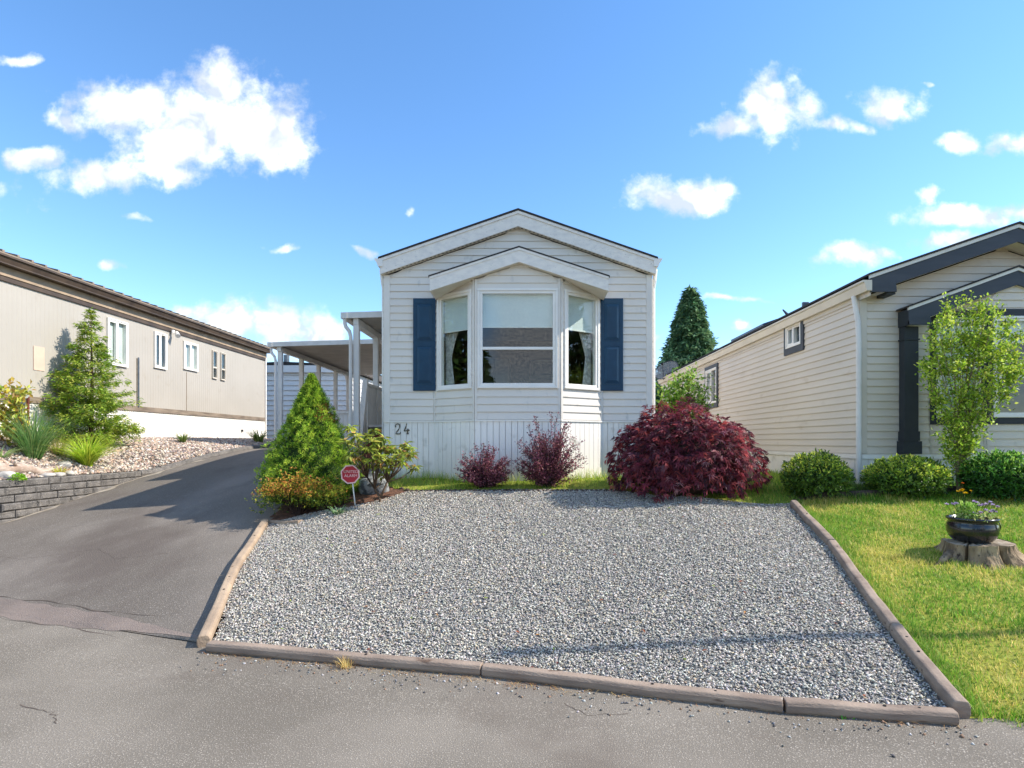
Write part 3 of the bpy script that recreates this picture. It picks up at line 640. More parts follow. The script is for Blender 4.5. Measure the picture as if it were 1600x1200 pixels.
# ------------------------------------------------------------------ awnings, porch and stairs on its left
def carport(name, label, xa, xb, y0, y1, zt, posts, dspy):
    A = thing(name, (xa+.15, y0, 1.4), label, 'carport')
    sag = lambda x: zt+.03*(x-xa)
    MB().hexa([(xa, y0, zt-.115), (xb, y0, sag(xb)-.115), (xb, y0+.03, sag(xb)-.115), (xa, y0+.03, zt-.115), (xa, y0, zt), (xb, y0, sag(xb)), (xb, y0+.03, sag(xb)), (xa, y0+.03, zt)]).build('fascia', 'awning', A)
    MB().box(xa-.02, xa+.10, y0-.01, y1, zt-.118, zt-.002).build('gutter', 'awning', A)
    n = max(3, round((xb-xa-.1)/.21)); b = MB()   # ribbed pans run out from the house
    k = max(6, round((y1-y0)/.2))
    for i in range(k):
        ya = y0+.031+(y1-y0-.04)*i/k; yb = ya+(y1-y0-.04)/k-.02
        b.hexa([(xa+.101, ya, zt-.09), (xb, ya, sag(xb)-.09), (xb, yb, sag(xb)-.09), (xa+.101, yb, zt-.09), (xa+.101, ya, zt-.03), (xb, ya, sag(xb)-.03), (xb, yb, sag(xb)-.03), (xa+.101, yb, zt-.03)])
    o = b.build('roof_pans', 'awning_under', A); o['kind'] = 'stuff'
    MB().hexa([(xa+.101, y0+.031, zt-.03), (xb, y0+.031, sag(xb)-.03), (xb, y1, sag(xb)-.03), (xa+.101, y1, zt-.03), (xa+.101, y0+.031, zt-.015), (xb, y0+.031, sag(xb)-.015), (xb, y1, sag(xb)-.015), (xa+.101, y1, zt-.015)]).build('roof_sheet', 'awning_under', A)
    MB().box(xa+.20, xa+.30, y0+.06, y1-.05, zt-.22, zt-.10).build('beam', 'post_white', A)
    for yp in posts:
        MB().box(xa+.195, xa+.305, yp-.05, yp+.05, zgf(xa+.25, yp)-.02, zt-.22).build('post', 'post_white', A, bevel=.006)
    for yp in dspy:
        MB().tube([(xa+.04, yp, zt-.115), (xa+.04, yp, zt-.2), (xa+.06, yp, zt-.27), (xa+.13, yp, zt-.36), (xa+.155, yp, zt-.46), (xa+.155, yp, zgf(xa, yp))], .036, 8).build('downspout', 'post_white', A)
    return A
carport('porch_awning', 'narrow white porch awning fixed to the side of the number 24 home', -3.66, -2.40, 11.0, 14.4, 4.15, (11.12, 12.5, 14.2), (11.05,))
carport('carport_awning', 'wide white carport awning on a row of posts over the driveway', -6.75, -2.55, 14.6, 21.2, 4.20, (14.75, 16.1, 17.4, 18.9, 20.2), (14.68, 20.6))
def porch():
    D = thing('porch_deck', (-2.9, 12.9, 1.3), 'white boarded porch deck with stairs beneath the narrow awning', 'porch')
    MB().box(-3.36, -2.41, 11.75, 14.3, 1.95, 2.0).build('deck_floor', 'post_white', D)
    b = [(11.75+.16*i, 11.75+.16*i+.152) for i in range(16)]
    for ya, yb in b: MB().box(-3.41, -3.38, ya, yb, 1.28, 2.80).build('guard_board', 'post_white', D)
    MB().box(-3.43, -3.35, 11.70, 14.33, 2.80, 2.86).build('guard_rail', 'post_white', D, bevel=.005)
    MB().extr([(-3.44, 11.70, 2.92), (-3.44, 11.61, 2.92), (-3.44, 11.12, 1.35), (-3.44, 11.3, 1.35)], (.10, 0, 0)).build('stair_rail', 'post_white', D)
    MB().extr([(-3.41, 11.70, 2.82), (-3.41, 11.22, 1.35), (-3.41, 11.70, 1.35)], (.03, 0, 0)).build('stair_side', 'post_white', D)
    for i in range(3): MB().box(-3.30, -2.46, 11.10+.2*i, 11.74, zgf(-2.9, 11.2)-.1, 1.42+.18*i).build('step', 'red_wood', D)
    Fe = thing('low_fence', (-4.8, 14.4, 1.5), 'low white boarded fence behind the cone-shaped spruce', 'fence')
    for i in range(9): MB().box(-5.05+.1*i, -4.96+.1*i, 14.40, 14.42, 1.45, 2.36).build('fence_board', 'post_white', Fe)
    MB().box(-5.1, -4.1, 14.37, 14.45, 2.36, 2.42).build('top_rail', 'post_white', Fe)
    B = thing('basket_planter', (-2.75, 11.0, 1.15), 'brown woven basket on the porch step beside the corner', 'basket')
    m = MB(); m.lathe([(.10, 0), (.15, .1), (.16, .22), (.13, .24), (.12, .2)], (-2.78, 11.35, 1.78), 14); m.build('bowl', 'timber', B, True)
porch()

# ------------------------------------------------------------------ left beige house
def left_house():
    X, y0, y1 = -9.7, 9.6, 20.7; H = thing('metal_sided_home', (-11.7, 12, 1.7), 'long beige ribbed-metal mobile home with brown gutter on the left', 'house')
    wins = [(13.31, .66, 3.42, 4.49, 'slider'), (14.85, .50, 3.55, 4.49, 'slider'), (16.18, .68, 3.67, 4.46, 'slider'), (17.40, .27, 3.57, 4.43, 'hung'), (17.87, .27, 3.57, 4.43, 'hung')]
    holes = [(y-y0-w/2+.03, y-y0+w/2-.03, a+.03, b-.03) for y, w, a, b, s in wins]
    # the visible wall faces +x: left-to-right from outside runs from small y to large y
    wl = wallmesh('side_wall', H, (X, y0), (X, y1), 2.4, 4.75, 'beige_panel', holes, .12)
    b = MB(); k = round((y1-y0)/.1016)
    for i in range(k):
        ya = y0+(y1-y0)*i/k; segs = [(2.5, 4.70)]
        for (h0, h1, a, c) in [(q[0]+y0, q[1]+y0, q[2], q[3]) for q in holes]:
            if ya+.03 > h0-.05 and ya < h1+.05: segs = [(2.5, a-.04), (c+.04, 4.70)]
        for a, c in segs: b.extr([(X+.0005, ya+.006, a), (X+.004, ya+.014, a), (X+.004, ya+.03, a), (X+.0005, ya+.038, a)], (0, 0, c-a))
    o = b.build('panel_ribs', 'beige_panel', wl); o['kind'] = 'stuff'
    MB().box(X, X+.012, 13.98, 14.0, 2.5, 3.7).build('panel_joint', 'weathered_band', H); MB().box(X, X+.010, 16.0, 16.012, 2.5, 3.6).build('panel_joint', 'tan_metal', H)
    MB().box(X+.0, X+.03, y0, y1+.01, 2.40, 2.52).build('belt_rail', 'weathered_band', H)
    MB().box(X, X+.045, y1-.0, y1+.06, 1.7, 4.7).build('corner_trim', 'frame_white', H)
    sk = MB().box(X-.05, X, y0, y1, 1.5, 2.40).build('skirting', 'skirt_white', H); b = MB(); k = round((y1-y0)/.075)
    for i in range(k): ya = y0+(y1-y0)*i/k; b.box(X+.001, X+.009, ya+.01, ya+.04, 1.52, 2.398)
    o = b.build('skirt_ribs', 'skirt_white', sk); o['kind'] = 'stuff'
    MB().box(X+.0, X+.035, y0, y1+.05, 4.60, 4.68).build('eave_trim', 'brown_metal', H)
    MB().box(X+.0, X+.05, y0, y1+.06, 4.69, 4.86).build('fascia', 'beige_band', H)
    MB().box(X+.0, X+.20, y0, y1+.08, 4.865, 4.885).build('soffit', 'brown_metal', H)
    MB().extr([(X+.09, y0, 4.89), (X+.09, y0, 5.03), (X+.22, y0, 5.03), (X+.22, y0, 5.0), (X+.19, y0, 4.98), (X+.15, y0, 4.89)], (0, y1+.1-y0, 0)).build('gutter', 'brown_metal', H)
    MB().box(X+.205, X+.215, y0, y1+.09, 5.035, 5.06).build('gutter_lip', 'tan_metal', H)
    MB().extr([(X+.2, y0, 5.065), (X-2.1, y0, 5.6), (X-4.4, y0, 5.065), (X-4.4, y0, 4.9), (X+.05, y0, 4.9)], (0, y1+.1-y0, 0)).build('roof', 'brown_metal', H)
    b = MB(); k = round((y1-y0)/.3)
    for i in range(k): ya = y0+(y1-y0)*i/k; b.extr([(X+.22, ya, 5.062), (X+.22, ya, 5.10), (X-2.1, ya, 5.635), (X-2.1, ya, 5.60)], (0, .05, 0))
    o = b.build('roof_seams', 'tan_metal', H); o['kind'] = 'stuff'
    MB().box(X-4.2, X-.06, y1-.1, y1, 1.6, 4.9).build('end_wall', 'beige_panel', H); MB().box(X-4.2, X-.06, y0, y0+.1, 1.6, 4.9).build('end_wall', 'beige_panel', H)
    MB().box(X-4.2, X-4.1, y0+.1, y1-.1, 1.6, 4.9).build('rear_wall', 'beige_panel', H)
    for y, w, a, b_, s in wins:
        window(H, Vector((X, y)), Vector((0, 1)), Vector((1, 0)), w, a, b_, s, .05 if w > .4 else .035, room='curtain' if w > .6 else 'cloth_dark', blind=.97 if w > .6 else 0, m='frame_white' if w > .4 else 'tan_trim', depth=.05)
    MB().tube([(X+.04, 14.0, 2.5), (X+.04, 14.0, 3.72)], .018, 6).build('conduit', 'metal_grey', H)
    MB().extr([(X+.0085, 11.08, 3.05), (X+.0085, 11.33, 3.05), (X+.0085, 11.33, 3.52), (X+.0085, 11.08, 3.52)], (.003, 0, 0)).build('repaint_patch', 'patch_pink', H)
    MB().box(X, X+.04, 19.0, 19.1, 1.98, 2.05).build('hose_tap', 'metal_dark', H)
    Lm = thing('security_lamp', (X+.05, 15.3, 4.5), 'small white security lamp under the left eave', 'lamp')
    MB().box(X+.05, X+.09, 15.25, 15.35, 4.55, 4.65).build('bracket', 'frame_white', Lm)
    MB().tube([(X+.09, 15.3, 4.6), (X+.16, 15.3, 4.57)], .015, 6).build('arm', 'frame_white', Lm); MB().tube([(X+.14, 15.34, 4.60), (X+.24, 15.24, 4.48)], [.035, .065], 10).build('head', 'frame_white', Lm)
    U = thing('utility_meter', (X+.1, 10.45, 1.75), 'grey utility meter and pipes at the far left wall', 'meter')
    MB().box(X+.03, X+.13, 10.62, 10.78, 2.35, 2.66).build('box', 'metal_grey', U, bevel=.01); MB().tube([(X+.14, 10.7, 2.52), (X+.2, 10.7, 2.52)], .06, 12).build('dial', 'metal_light', U)
    MB().tube([(X+.08, 10.7, 1.6), (X+.08, 10.7, 2.35)], .03, 8).build('pipe', 'metal_grey', U); MB().tube([(X+.08, 10.88, 1.6), (X+.08, 10.88, 2.5), (X+.08, 10.8, 2.55)], .022, 8).build('pipe', 'red_wood', U)
left_house()
def back_house():
    H = thing('clapboard_house', (-9.5, 24, 1.5), 'white clapboard house with flat eave behind the carport', 'house'); Y = 24.0; xa, xb = -13.4, -7.55
    wm = wallmesh('front_wall', H, (xa, Y), (xb, Y), 1.2, 4.55, 'far_white')
    z = 1.5
    while z < 4.5: plank(wm, (xa, Y), Vector((1, 0)), Vector((0, -1)), (0, xb-xa), (0, xb-xa), z, z+.21, 'far_white', thick=.045); z += .21
    wn = wallmesh('side_wall', H, (xb, Y), (xb, 36), 1.2, 4.55, 'far_white', [(4.2, 4.9, 2.7, 3.8)])
    siding(wn, (xb, Y), (xb, 36), 1.5, 4.5, .21, 'far_white', [(4.2, 4.9, 2.7, 3.8)], thick=.03)
    window(H, Vector((xb, Y+4.55)), Vector((0, 1)), Vector((1, 0)), .74, 2.68, 3.82, 'slider', .06, room='cloth_dark')
    MB().box(xa, xb+.25, Y-.18, Y-.0, 4.55, 4.85).build('fascia', 'far_white', H); MB().box(xb+.0, xb+.25, Y, 36.2, 4.6, 4.85).build('fascia', 'brown_metal', H)
    MB().extr([(xa, Y-.2, 4.86), (xb+.3, Y-.2, 4.86), (xb-2.9, Y-.2, 5.0)], (0, 12.4, 0)).build('roof', 'shingle', H)
    MB().tube([(-10.75, 25, 4.8), (-10.75, 25, 5.45)], .12, 10).build('vent_pipe', 'metal_grey', H)
    wallmesh('side_wall', H, (xa, 36), (xa, Y), 1.2, 4.55, 'far_white')
back_house()

# ------------------------------------------------------------------ right tan house
def right_house():
    X, Y, zb, hh, yb = 4.92, 8.5, 1.468, .112, 21.3; X1 = 9.14
    H = thing('tan_mobile_home', (7.0, 8.5, 1.0), 'tan mobile home with slate-grey gable trim and pilaster on the right', 'house')
    xc, half, za, ze = 7.02, 2.13, 4.777, 4.045; sl = (za-ze)/half; rz = lambda x: za-.25-sl*abs(x-xc)
    side = [(10.60, .60, 3.42, 3.86, 'slider'), (15.45, .92, 2.68, 3.62, 'slider'), (19.3, .7, 2.9, 3.6, 'slider')]
    holes = [(yb-y-w/2+.05, yb-y+w/2-.05, a+.05, b-.05) for y, w, a, b, s in side]
    ws = wallmesh('side_wall', H, (X, yb), (X, Y), .9, 3.9, 'tan_vinyl', holes)
    siding(ws, (X, yb), (X, Y+.0), zb, 3.86, hh, 'tan_vinyl', holes)
    wf = wallmesh('front_wall', H, (X, Y), (X1, Y), .9, 3.85, 'tan_vinyl', [(1.13, 3.10, 1.95, 3.45)], roof=rz)
    siding(wf, (X+.09, Y), (X1-.09, Y), zb, 4.6, hh, 'tan_vinyl', [(.96, 3.07, 0, 3.56)], rz)
    for x in (X-.002, X1-.09): MB().box(x, x+.09, Y-.02, Y, zb, 3.86).build('corner_trim', 'tan_trim', H, bevel=.005)
    MB().box(X-.02, X, Y-.02, Y+.09, zb, 3.8).build('corner_trim', 'tan_trim', H)
    wallmesh('side_wall', H, (X1, Y), (X1, yb), .9, 3.9, 'tan_vinyl'); wallmesh('rear_wall', H, (X1, yb), (X, yb), .9, 3.9, 'tan_vinyl', roof=rz)
    roof_slab(H, 'roof', 'shingle', xc, half+.03, za+.01, ze, .03, 8.17, yb+.3)
    gable_board(H, 'fascia', 'slate_paint', xc, half, za-.045, ze-.045, .20, 8.20, 8.225); gable_board(H, 'drip_board', 'cream_trim', xc, half+.01, za+.006, ze+.006, .05, 8.185, 8.225)
    for s in (-1, 1):
        xe = xc+s*half; MB().extr([(xe, 8.195, ze-.20), (xe-s*.36, 8.195, ze-.06), (xe-s*.38, 8.195, ze-.235), (xe, 8.195, ze-.235)], (0, .032, 0)).build('fascia_return', 'slate_paint', H)
        MB().extr([(xc, 8.226, za-.235), (xe, 8.226, ze-.235), (xe, 8.226, ze-.225), (xc, 8.226, za-.225)], (0, Y-8.228, 0)).build('soffit', 'soffit_vent', H)
        MB().box(min(xe-s*.38, xe-s*.26), max(xe-s*.38, xe-s*.26), 8.23, Y-.02, ze-.262, ze-.22).build('bracket', 'slate_dark', H)
    gutter(H, 'tan_gutter', X-.03, -1, 8.16, yb+.2, ze-.075, .15, .13); MB().box(X-.035, X-.02, 8.21, yb+.2, ze-.29, ze-.225).build('eave_board', 'tan_trim', H)
    MB().tube([(X-.09, 8.52, ze-.22), (X-.085, 8.50, ze-.32), (X-.055, 8.47, ze-.62), (X-.05, 8.46, ze-.9), (X-.05, 8.46, 1.0)], .038, 10).build('downspout', 'post_white', H)
    # skirting
    for A, B in (((X, yb), (X, Y)), ((X, Y), (X1, Y))):
        t = Vector((B[0]-A[0], B[1]-A[1])); L = t.length; t /= L; n = Vector((t[1], -t[0])); k = round(L/.14 if L > 6 else L/.115)
        sk = MB().lbox(A, t, n, 0, L, .002, .006, .8, zb-.04).build('skirting', 'skirt_white', H)
        MB().lbox(A, t, n, -.0, L, .002, .040, zb-.075, zb-.008).build('skirt_rail', 'frame_white', sk)
        for i in range(k):
            if L > 6 and A[1]-(i+1)*L/k > 17: continue
            MB().lbox(A, t, n, L*i/k+.004, L*(i+1)/k-.004, .007, .014, .82, zb-.075).build('skirt_board', 'skirt_white', sk)
    t, n = Vector((0, -1)), Vector((-1, 0))
    for y, w, a, b_, s in side:
        window(H, Vector((X, y)), t, n, w, a, b_, s, .05, room='cloth_dark', depth=.055, bars=y > 12)
        m = MB(); f = .085
        for (s0, s1, c0, c1) in ((-w/2-f, w/2+f, b_, b_+.10), (-w/2-f, w/2+f, a-.12, a), (-w/2-f, -w/2, a, b_), (w/2, w/2+f, a, b_)): m.lbox((X, y), t, n, s0, s1, .0, .045, c0, c1)
        m.build('window_trim', 'slate_paint', H)
    # bay window under its own gable
    b0, b1, BY, c0, c1 = 6.62, 7.44, 8.28, 5.95, 8.11; px, ph, pa, pe = 7.03, 1.57, 4.164, 3.59; ps = (pa-pe)/ph; prz = lambda x: pa-.25-ps*abs(x-px)
    for A, B, st in (((c0, Y), (b0, BY), 'fixed'), ((b0, BY), (b1, BY), 'hung'), ((b1, BY), (c1, Y), 'fixed')):
        t = Vector((B[0]-A[0], B[1]-A[1])); L = t.length; t /= L; n = Vector((t[1], -t[0])); w2 = L/2-.075; z0, z1 = 2.0, 3.47
        wm = wallmesh('bay_wall', H, A, B, .9, min(prz(A[0]), prz(B[0])), 'tan_vinyl', [(L/2-w2, L/2+w2, z0, z1)], .06, prz)
        siding(wm, Vector(A)+t*.03, Vector(B)-t*.03, zb, 4.1, hh, 'tan_vinyl', [(0, L, z0-.09, z1+.10)], prz)
        window(H, Vector(A)+t*L/2, t, n, 2*w2, z0, z1, st, .062, blind=.97 if st == 'fixed' else .22, depth=.05)
        m = MB(); m.lbox(A, t, n, 0, L, 0, .03, z1, z1+.105); m.lbox(A, t, n, 0, L, 0, .03, z0-.095, z0); m.lbox(A, t, n, 0, L/2-w2, 0, .03, z0, z1); m.lbox(A, t, n, L/2+w2, L, 0, .03, z0, z1)
        m.build('window_trim', 'slate_dark', H)
        for e in (0, L-.03): MB().lbox(A, t, n, e, e+.03, 0, .02, zb, z0-.096).build('corner_bead', 'tan_trim', H)
        sk = MB().lbox(A, t, n, 0, L, .002, .006, .8, zb-.075).build('skirting', 'skirt_white', H); k = round(L/.115)
        for i in range(k): MB().lbox(A, t, n, L*i/k+.004, L*(i+1)/k-.004, .007, .014, .82, zb-.075).build('skirt_board', 'skirt_white', sk)
        MB().lbox(A, t, n, 0, L, .002, .04, zb-.075, zb-.008).build('skirt_rail', 'frame_white', sk)
    MB().box(X+.15, X1-.15, 12.0, 12.05, 1.5, 3.9).build('room_back_wall', 'cloth_dark', H); MB().box(X+.11, X1-.11, Y+.11, 12, 1.5, 1.53).build('room_floor', 'room_floor', H)
    roof_slab(H, 'bay_roof', 'shingle', px, ph+.02, pa+.008, pe, .024, 8.19, Y-.005)
    gable_board(H, 'bay_fascia', 'slate_paint', px, ph, pa-.04, pe-.04, .205, 8.22, 8.245); gable_board(H, 'bay_drip_board', 'cream_trim', px, ph+.008, pa+.004, pe+.004, .045, 8.205, 8.245)
    for s in (-1, 1):
        xe = px+s*ph; MB().extr([(xe, 8.215, pe-.19), (xe-s*.29, 8.215, pe-.09), (xe-s*.33, 8.215, pe-.25), (xe, 8.215, pe-.25)], (0, .035, 0)).build('bay_fascia_return', 'slate_paint', H)
        MB().extr([(xe, 8.246, pe-.02), (xe, 8.246, pe-.25), (xe, Y-.03, pe-.25), (xe, Y-.03, pe-.02)], (-s*.03, 0, 0)).build('bay_fascia', 'slate_dark', H)
        MB().extr([(px, 8.246, pa-.25), (xe-s*.031, 8.246, pe-.245), (xe-s*.031, 8.246, pe-.235), (px, 8.246, pa-.24)], (0, Y-8.28, 0)).build('bay_soffit', 'soffit_vent', H)
        xa = 5.475 if s < 0 else 8.38
        pl = MB().box(xa, xa+.205, 8.34, 8.47, 1.53, pe-.251).build('pilaster', 'slate_dark', H, bevel=.004)
        MB().box(xa-.012, xa+.217, 8.327, 8.472, 1.66, 1.80).build('pilaster_base', 'slate_dark', pl); MB().box(xa-.03, xa+.235, 8.31, 8.474, 1.47, 1.655).build('pilaster_plinth', 'slate_dark', pl)
        MB().box(xa-.012, xa+.217, 8.327, 8.472, pe-.45, pe-.43).build('pilaster_capital', 'slate_dark', pl)
    # things on the roof and at its back
    S_ = thing('solar_panel', (5.55, 14, 4.25), 'tilted dark solar panel on the tan roof', 'solar panel')
    m = MB(); m.hexa([(5.30, 13.0, 4.30), (5.95, 13.0, 4.52), (5.95, 15.1, 4.52), (5.30, 15.1, 4.30), (5.30, 13.0, 4.35), (5.95, 13.0, 4.57), (5.95, 15.1, 4.57), (5.30, 15.1, 4.35)]); m.build('panel', 'solar', S_)
    for y in (13.2, 14.9): MB().tube([(5.5, y, 4.22), (5.5, y, 4.37)], .02, 6).build('foot', 'metal_grey', S_)
    Fl = thing('floodlight', (5.2, 10.9, 4.15), 'small twin floodlight and aerial on the tan roof edge', 'floodlight')
    MB().tube([(5.2, 10.9, 4.10), (5.2, 10.9, 4.24)], .02, 6).build('stem', 'metal_dark', Fl); m = MB(); m.box(5.15, 5.27, 10.78, 10.84, 4.20, 4.30); m.build('lamp_head', 'metal_grey', Fl, bevel=.01)
    MB().tube([(5.2, 10.9, 4.18), (5.2, 11.5, 4.20)], .010, 6).build('arm', 'metal_dark', Fl); MB().tube([(5.2, 11.5, 4.19), (5.2, 11.75, 4.37)], [.035, .015], 6).build('aerial', 'metal_dark', Fl)
    Dh = thing('satellite_dish', (4.85, 20.9, 4.0), 'grey wire-rimmed satellite dish at the far end of the tan eave', 'satellite dish')
    ax = Vector((-.55, -.55, .63)).normalized(); a = ax.cross(Vector((0, 0, 1))).normalized(); b = a.cross(ax); c = Vector((4.95, 20.7, 4.18)); V = []; F_ = []
    for j in range(7):
        for i in range(24): r = .46*j/6; th = i*math.pi/12; V.append(c+a*math.cos(th)*r+b*math.sin(th)*r+ax*(.55*r*r))
    for j in range(6):
        for i in range(24): F_.append((j*24+i, j*24+(i+1) % 24, (j+1)*24+(i+1) % 24, (j+1)*24+i))
    o = MB().add(V, F_).build('reflector', 'dish', Dh, True, recalc=False); sm = o.modifiers.new('s', 'SOLIDIFY'); sm.thickness = .01
    MB().tube([V[-1-k] for k in range(24)]+[V[-1]], .012, 6).build('rim', 'metal_dark', Dh)
    MB().tube([c-b*.4, c+ax*.4], .012, 6).build('feed_arm', 'metal_dark', Dh); MB().tube([c+ax*.38, c+ax*.46], .035, 8).build('receiver', 'metal_dark', Dh); MB().tube([c, (4.95, 20.9, 3.6)], .025, 8).build('mast', 'metal_grey', Dh)
    Gm = thing('gas_meter', (4.75, 8.9, 1.0), 'grey gas meter and regulator beside the white downspout', 'gas meter')
    MB().tube([(4.62, 8.75, 1.02), (4.62, 8.75, 1.42)], .022, 8).build('riser', 'metal_grey', Gm); MB().tube([(4.50, 8.75, 1.36), (4.68, 8.75, 1.36)], .04, 10).build('regulator', 'metal_grey', Gm)
    MB().lathe([(.03, 0), (.085, .02), (.085, .05), (.03, .07)], (4.60, 8.75, 1.39), 14).build('diaphragm', 'metal_grey', Gm); MB().box(4.66, 4.86, 8.66, 8.84, 1.06, 1.27).build('meter_body', 'weathered_band', Gm, bevel=.03)
    MB().tube([(4.76, 8.75, 1.27), (4.76, 8.75, 1.34), (4.68, 8.75, 1.34)], .018, 8).build('pipe', 'red_wood', Gm)
right_house()
# ------------------------------------------------------------------ gravel pad, timbers, beds
FLc, FRc = G(326, 1012), G(1490, 1122)
padpoly = [G(333, 1012)[:2], G(753, 1045)[:2], G(1222, 1104)[:2], G(1490, 1122)[:2], G(1394, 990)[:2], G(1292, 852)[:2], G(1236, 790)[:2], G(1130, 785)[:2], G(1040, 779)[:2], G(960, 768)[:2], G(800, 768)[:2], G(640, 770)[:2],
           G(600, 783)[:2], G(545, 796)[:2], G(480, 806)[:2], G(420, 819)[:2], G(371, 893)[:2]]
drape('gravel_pad', padpoly, 'gravel_base', .022, .09)
n = 140000; q = sample(padpoly, n); r = RNG.uniform(.0055, .0125, n)*RNG.choice([1, 1, 1, 1.35], n)
q3 = np.column_stack([q, zg(q[:, 0], q[:, 1])+.026+RNG.uniform(0, .009, n)])
gc = palette(n, [(208, 200, 187), (188, 181, 170), (164, 158, 149), (138, 134, 128), (106, 103, 100), (196, 182, 158), (168, 149, 124), (224, 217, 204)], .1, [.22, .24, .2, .12, .05, .09, .03, .05])
tag(stones('crushed_gravel', q3, r, 'stone_col', gc, None, .5), 'grey and white crushed gravel filling the parking pad', 'gravel', kind='stuff')
# stray chips along the street edge and on the asphalt
m = 420; tt = RNG.uniform(0, 1, m); x = FLc[0]+(FRc[0]-FLc[0])*tt; y = FLc[1]+(FRc[1]-FLc[1])*tt-.10-np.abs(RNG.normal(0, .13, m))
tag(stones('loose_chips', np.column_stack([x, y, zg(x, y)+.008]), RNG.uniform(.005, .012, m), 'stone_col', palette(m, [(190, 188, 182), (130, 130, 130), (96, 94, 92), (150, 120, 96)], .1)), 'loose gravel chips strewn on asphalt below the timbers', 'gravel', kind='stuff')
m = 500; tt = RNG.beta(1.2, 1.5, m); x = FLc[0]+(FRc[0]-FLc[0])*tt; y = FLc[1]+(FRc[1]-FLc[1])*tt-.065-np.abs(RNG.normal(0, .05, m))
tag(blades('dry_litter', np.column_stack([x, y, zg(x, y)+.006]), RNG.uniform(0, 6.28, m), RNG.uniform(.02, .06, m), 1.6, .004, 'blade', palette(m, [(176, 134, 84), (142, 100, 62), (196, 164, 110)], .15), seg=2, droop=.5), 'dry brown needles and grass caught along the front timbers', 'litter', kind='stuff')

def timber(pts, label, m='timber', w=.095, h=.080, rest=None, zo=0, round_=.5):
    pts = [Vector((p[0], p[1], 0)) for p in pts]; path = []
    for a, b in zip(pts[:-1], pts[1:]):
        for k in range(5): path.append(a.lerp(b, k/5))
    path.append(pts[-1]); V = []; F = []
    sec = [(-.5, -.22), (-.36, -.5), (.36, -.5), (.5, -.22), (.5, .2), (.38, .46), (.2, .5), (-.2, .5), (-.38, .46), (-.5, .2)]; k = len(sec)
    for i, p in enumerate(path):
        d = (path[min(i+1, len(path)-1)]-path[max(i-1, 0)]).normalized(); sd = Vector((d.y, -d.x, 0)); zc = (zgf(p.x, p.y) if rest is None else rest(p.x, p.y))+h*.5-.004+zo+.004*math.sin(i*1.7)
        j = .003*math.sin(i*2.3+p.x)
        for a, b in sec: V.append((p.x+sd.x*(a*w+j), p.y+sd.y*(a*w+j), zc+b*h*(1+.03*math.sin(i*1.1))))
    for i in range(len(path)-1):
        for j in range(k): F.append((i*k+j, i*k+(j+1) % k, (i+1)*k+(j+1) % k, (i+1)*k+j))
    T = thing('landscape_timber', (path[0].x, path[0].y, zgf(path[0].x, path[0].y)), label, 'timber', 'timbers edging the gravel pad')
    MB().add(V, F+[tuple(range(k-1, -1, -1)), tuple(range((len(path)-1)*k, len(path)*k))]).build('beam', m, T, bevel=.006)
    for i in (1, len(path)//2, len(path)-2):
        p = path[i]; zc = (zgf(p.x, p.y) if rest is None else rest(p.x, p.y))+h-.008+zo
        MB().tube([(p.x, p.y, zc), (p.x, p.y, zc+.006)], .009, 8).build('spike_head', 'nail', T)
    return T
sh = lambda p, dx, dy: (p[0]+dx, p[1]+dy)
f0, f1, f2, f3 = G(328, 1017), G(753, 1054), G(1222, 1111), G(1492, 1130)
timber([f0, f1], 'round brown timber along the street, left of the three in front'); timber([sh(f1, .012, -.002), f2], 'round brown timber along the street, middle of the three in front'); timber([sh(f2, .012, -.002), f3], 'weathered timber along the street, rightmost of the three in front')
l0, l1, l2 = G(318, 1012), G(366, 898), G(414, 822)
timber([l0, l1], 'pale timber beside the driveway ending in a mossy cut at the street corner', 'timber_light', .095, .10); timber([sh(l1, -.004, .012), l2], 'pale timber beside the driveway reaching up to the azalea', 'timber_light', .095, .10)
timber([G(424, 819), G(470, 819)], 'short half-buried timber crosspiece in front of the azalea', 'timber_light', .10, .06)
r0, r1, r2, r3 = G(1503, 1124), G(1400, 996), G(1300, 858), G(1240, 794)
timber([r0, r1], 'grey-brown timber at the lawn edge nearest the street corner', 'timber', .095, .11); timber([sh(r1, -.0, .012), sh(G(1347, 925), 0, 0), r2], 'grey-brown timber at the lawn edge, middle one beside the stump', 'timber', .095, .11); timber([sh(r2, .0, .012), r3], 'grey-brown timber at the lawn edge farthest up by the round bush', 'timber', .095, .11)

# lawn on the right and grass strip under the middle house
lawn = [sh(G(1508, 1126), .03, .0), sh(G(1404, 996), .05, 0), sh(G(1305, 858), .05, 0), sh(G(1247, 792), .03, .0), (3.6, 7.78), (9, 7.85), (9, edge(6.)+.02), (3.0, edge(3.0)+.02)]
drape('lawn', lawn, 'turf', .007, .1)
strip = [G(640, 769)[:2], G(800, 766)[:2], G(960, 767)[:2], G(1050, 777)[:2], G(1135, 783)[:2], G(1238, 787)[:2], (3.6, 7.75), (4.85, 8.5), (4.85, 12), (2.05, 12), (2.0, 9.2), (1.15, 9.2), (.45, 8.72), (-.87, 8.72), (-1.57, 9.2), (-2.3, 9.2), (-2.2, 8.7)]
drape('grass_strip', strip, 'turf', .008, .1)
bedl = [G(415, 822)[:2], G(480, 808)[:2], G(545, 797)[:2], G(600, 784)[:2], G(640, 771)[:2], (-2.2, 8.7), (-2.35, 9.25), (-2.45, 9.7), (-3.3, 9.5), (-3.75, 8.6), (-3.62, 7.9)]
drape('planting_bed', bedl, 'mulch', .022, .08)
bedr = [(3.55, 7.70), (9, 7.75), (9, 8.5), (4.9, 8.5), (3.75, 8.3)]
drape('planting_bed', bedr, 'soil', .016, .12)
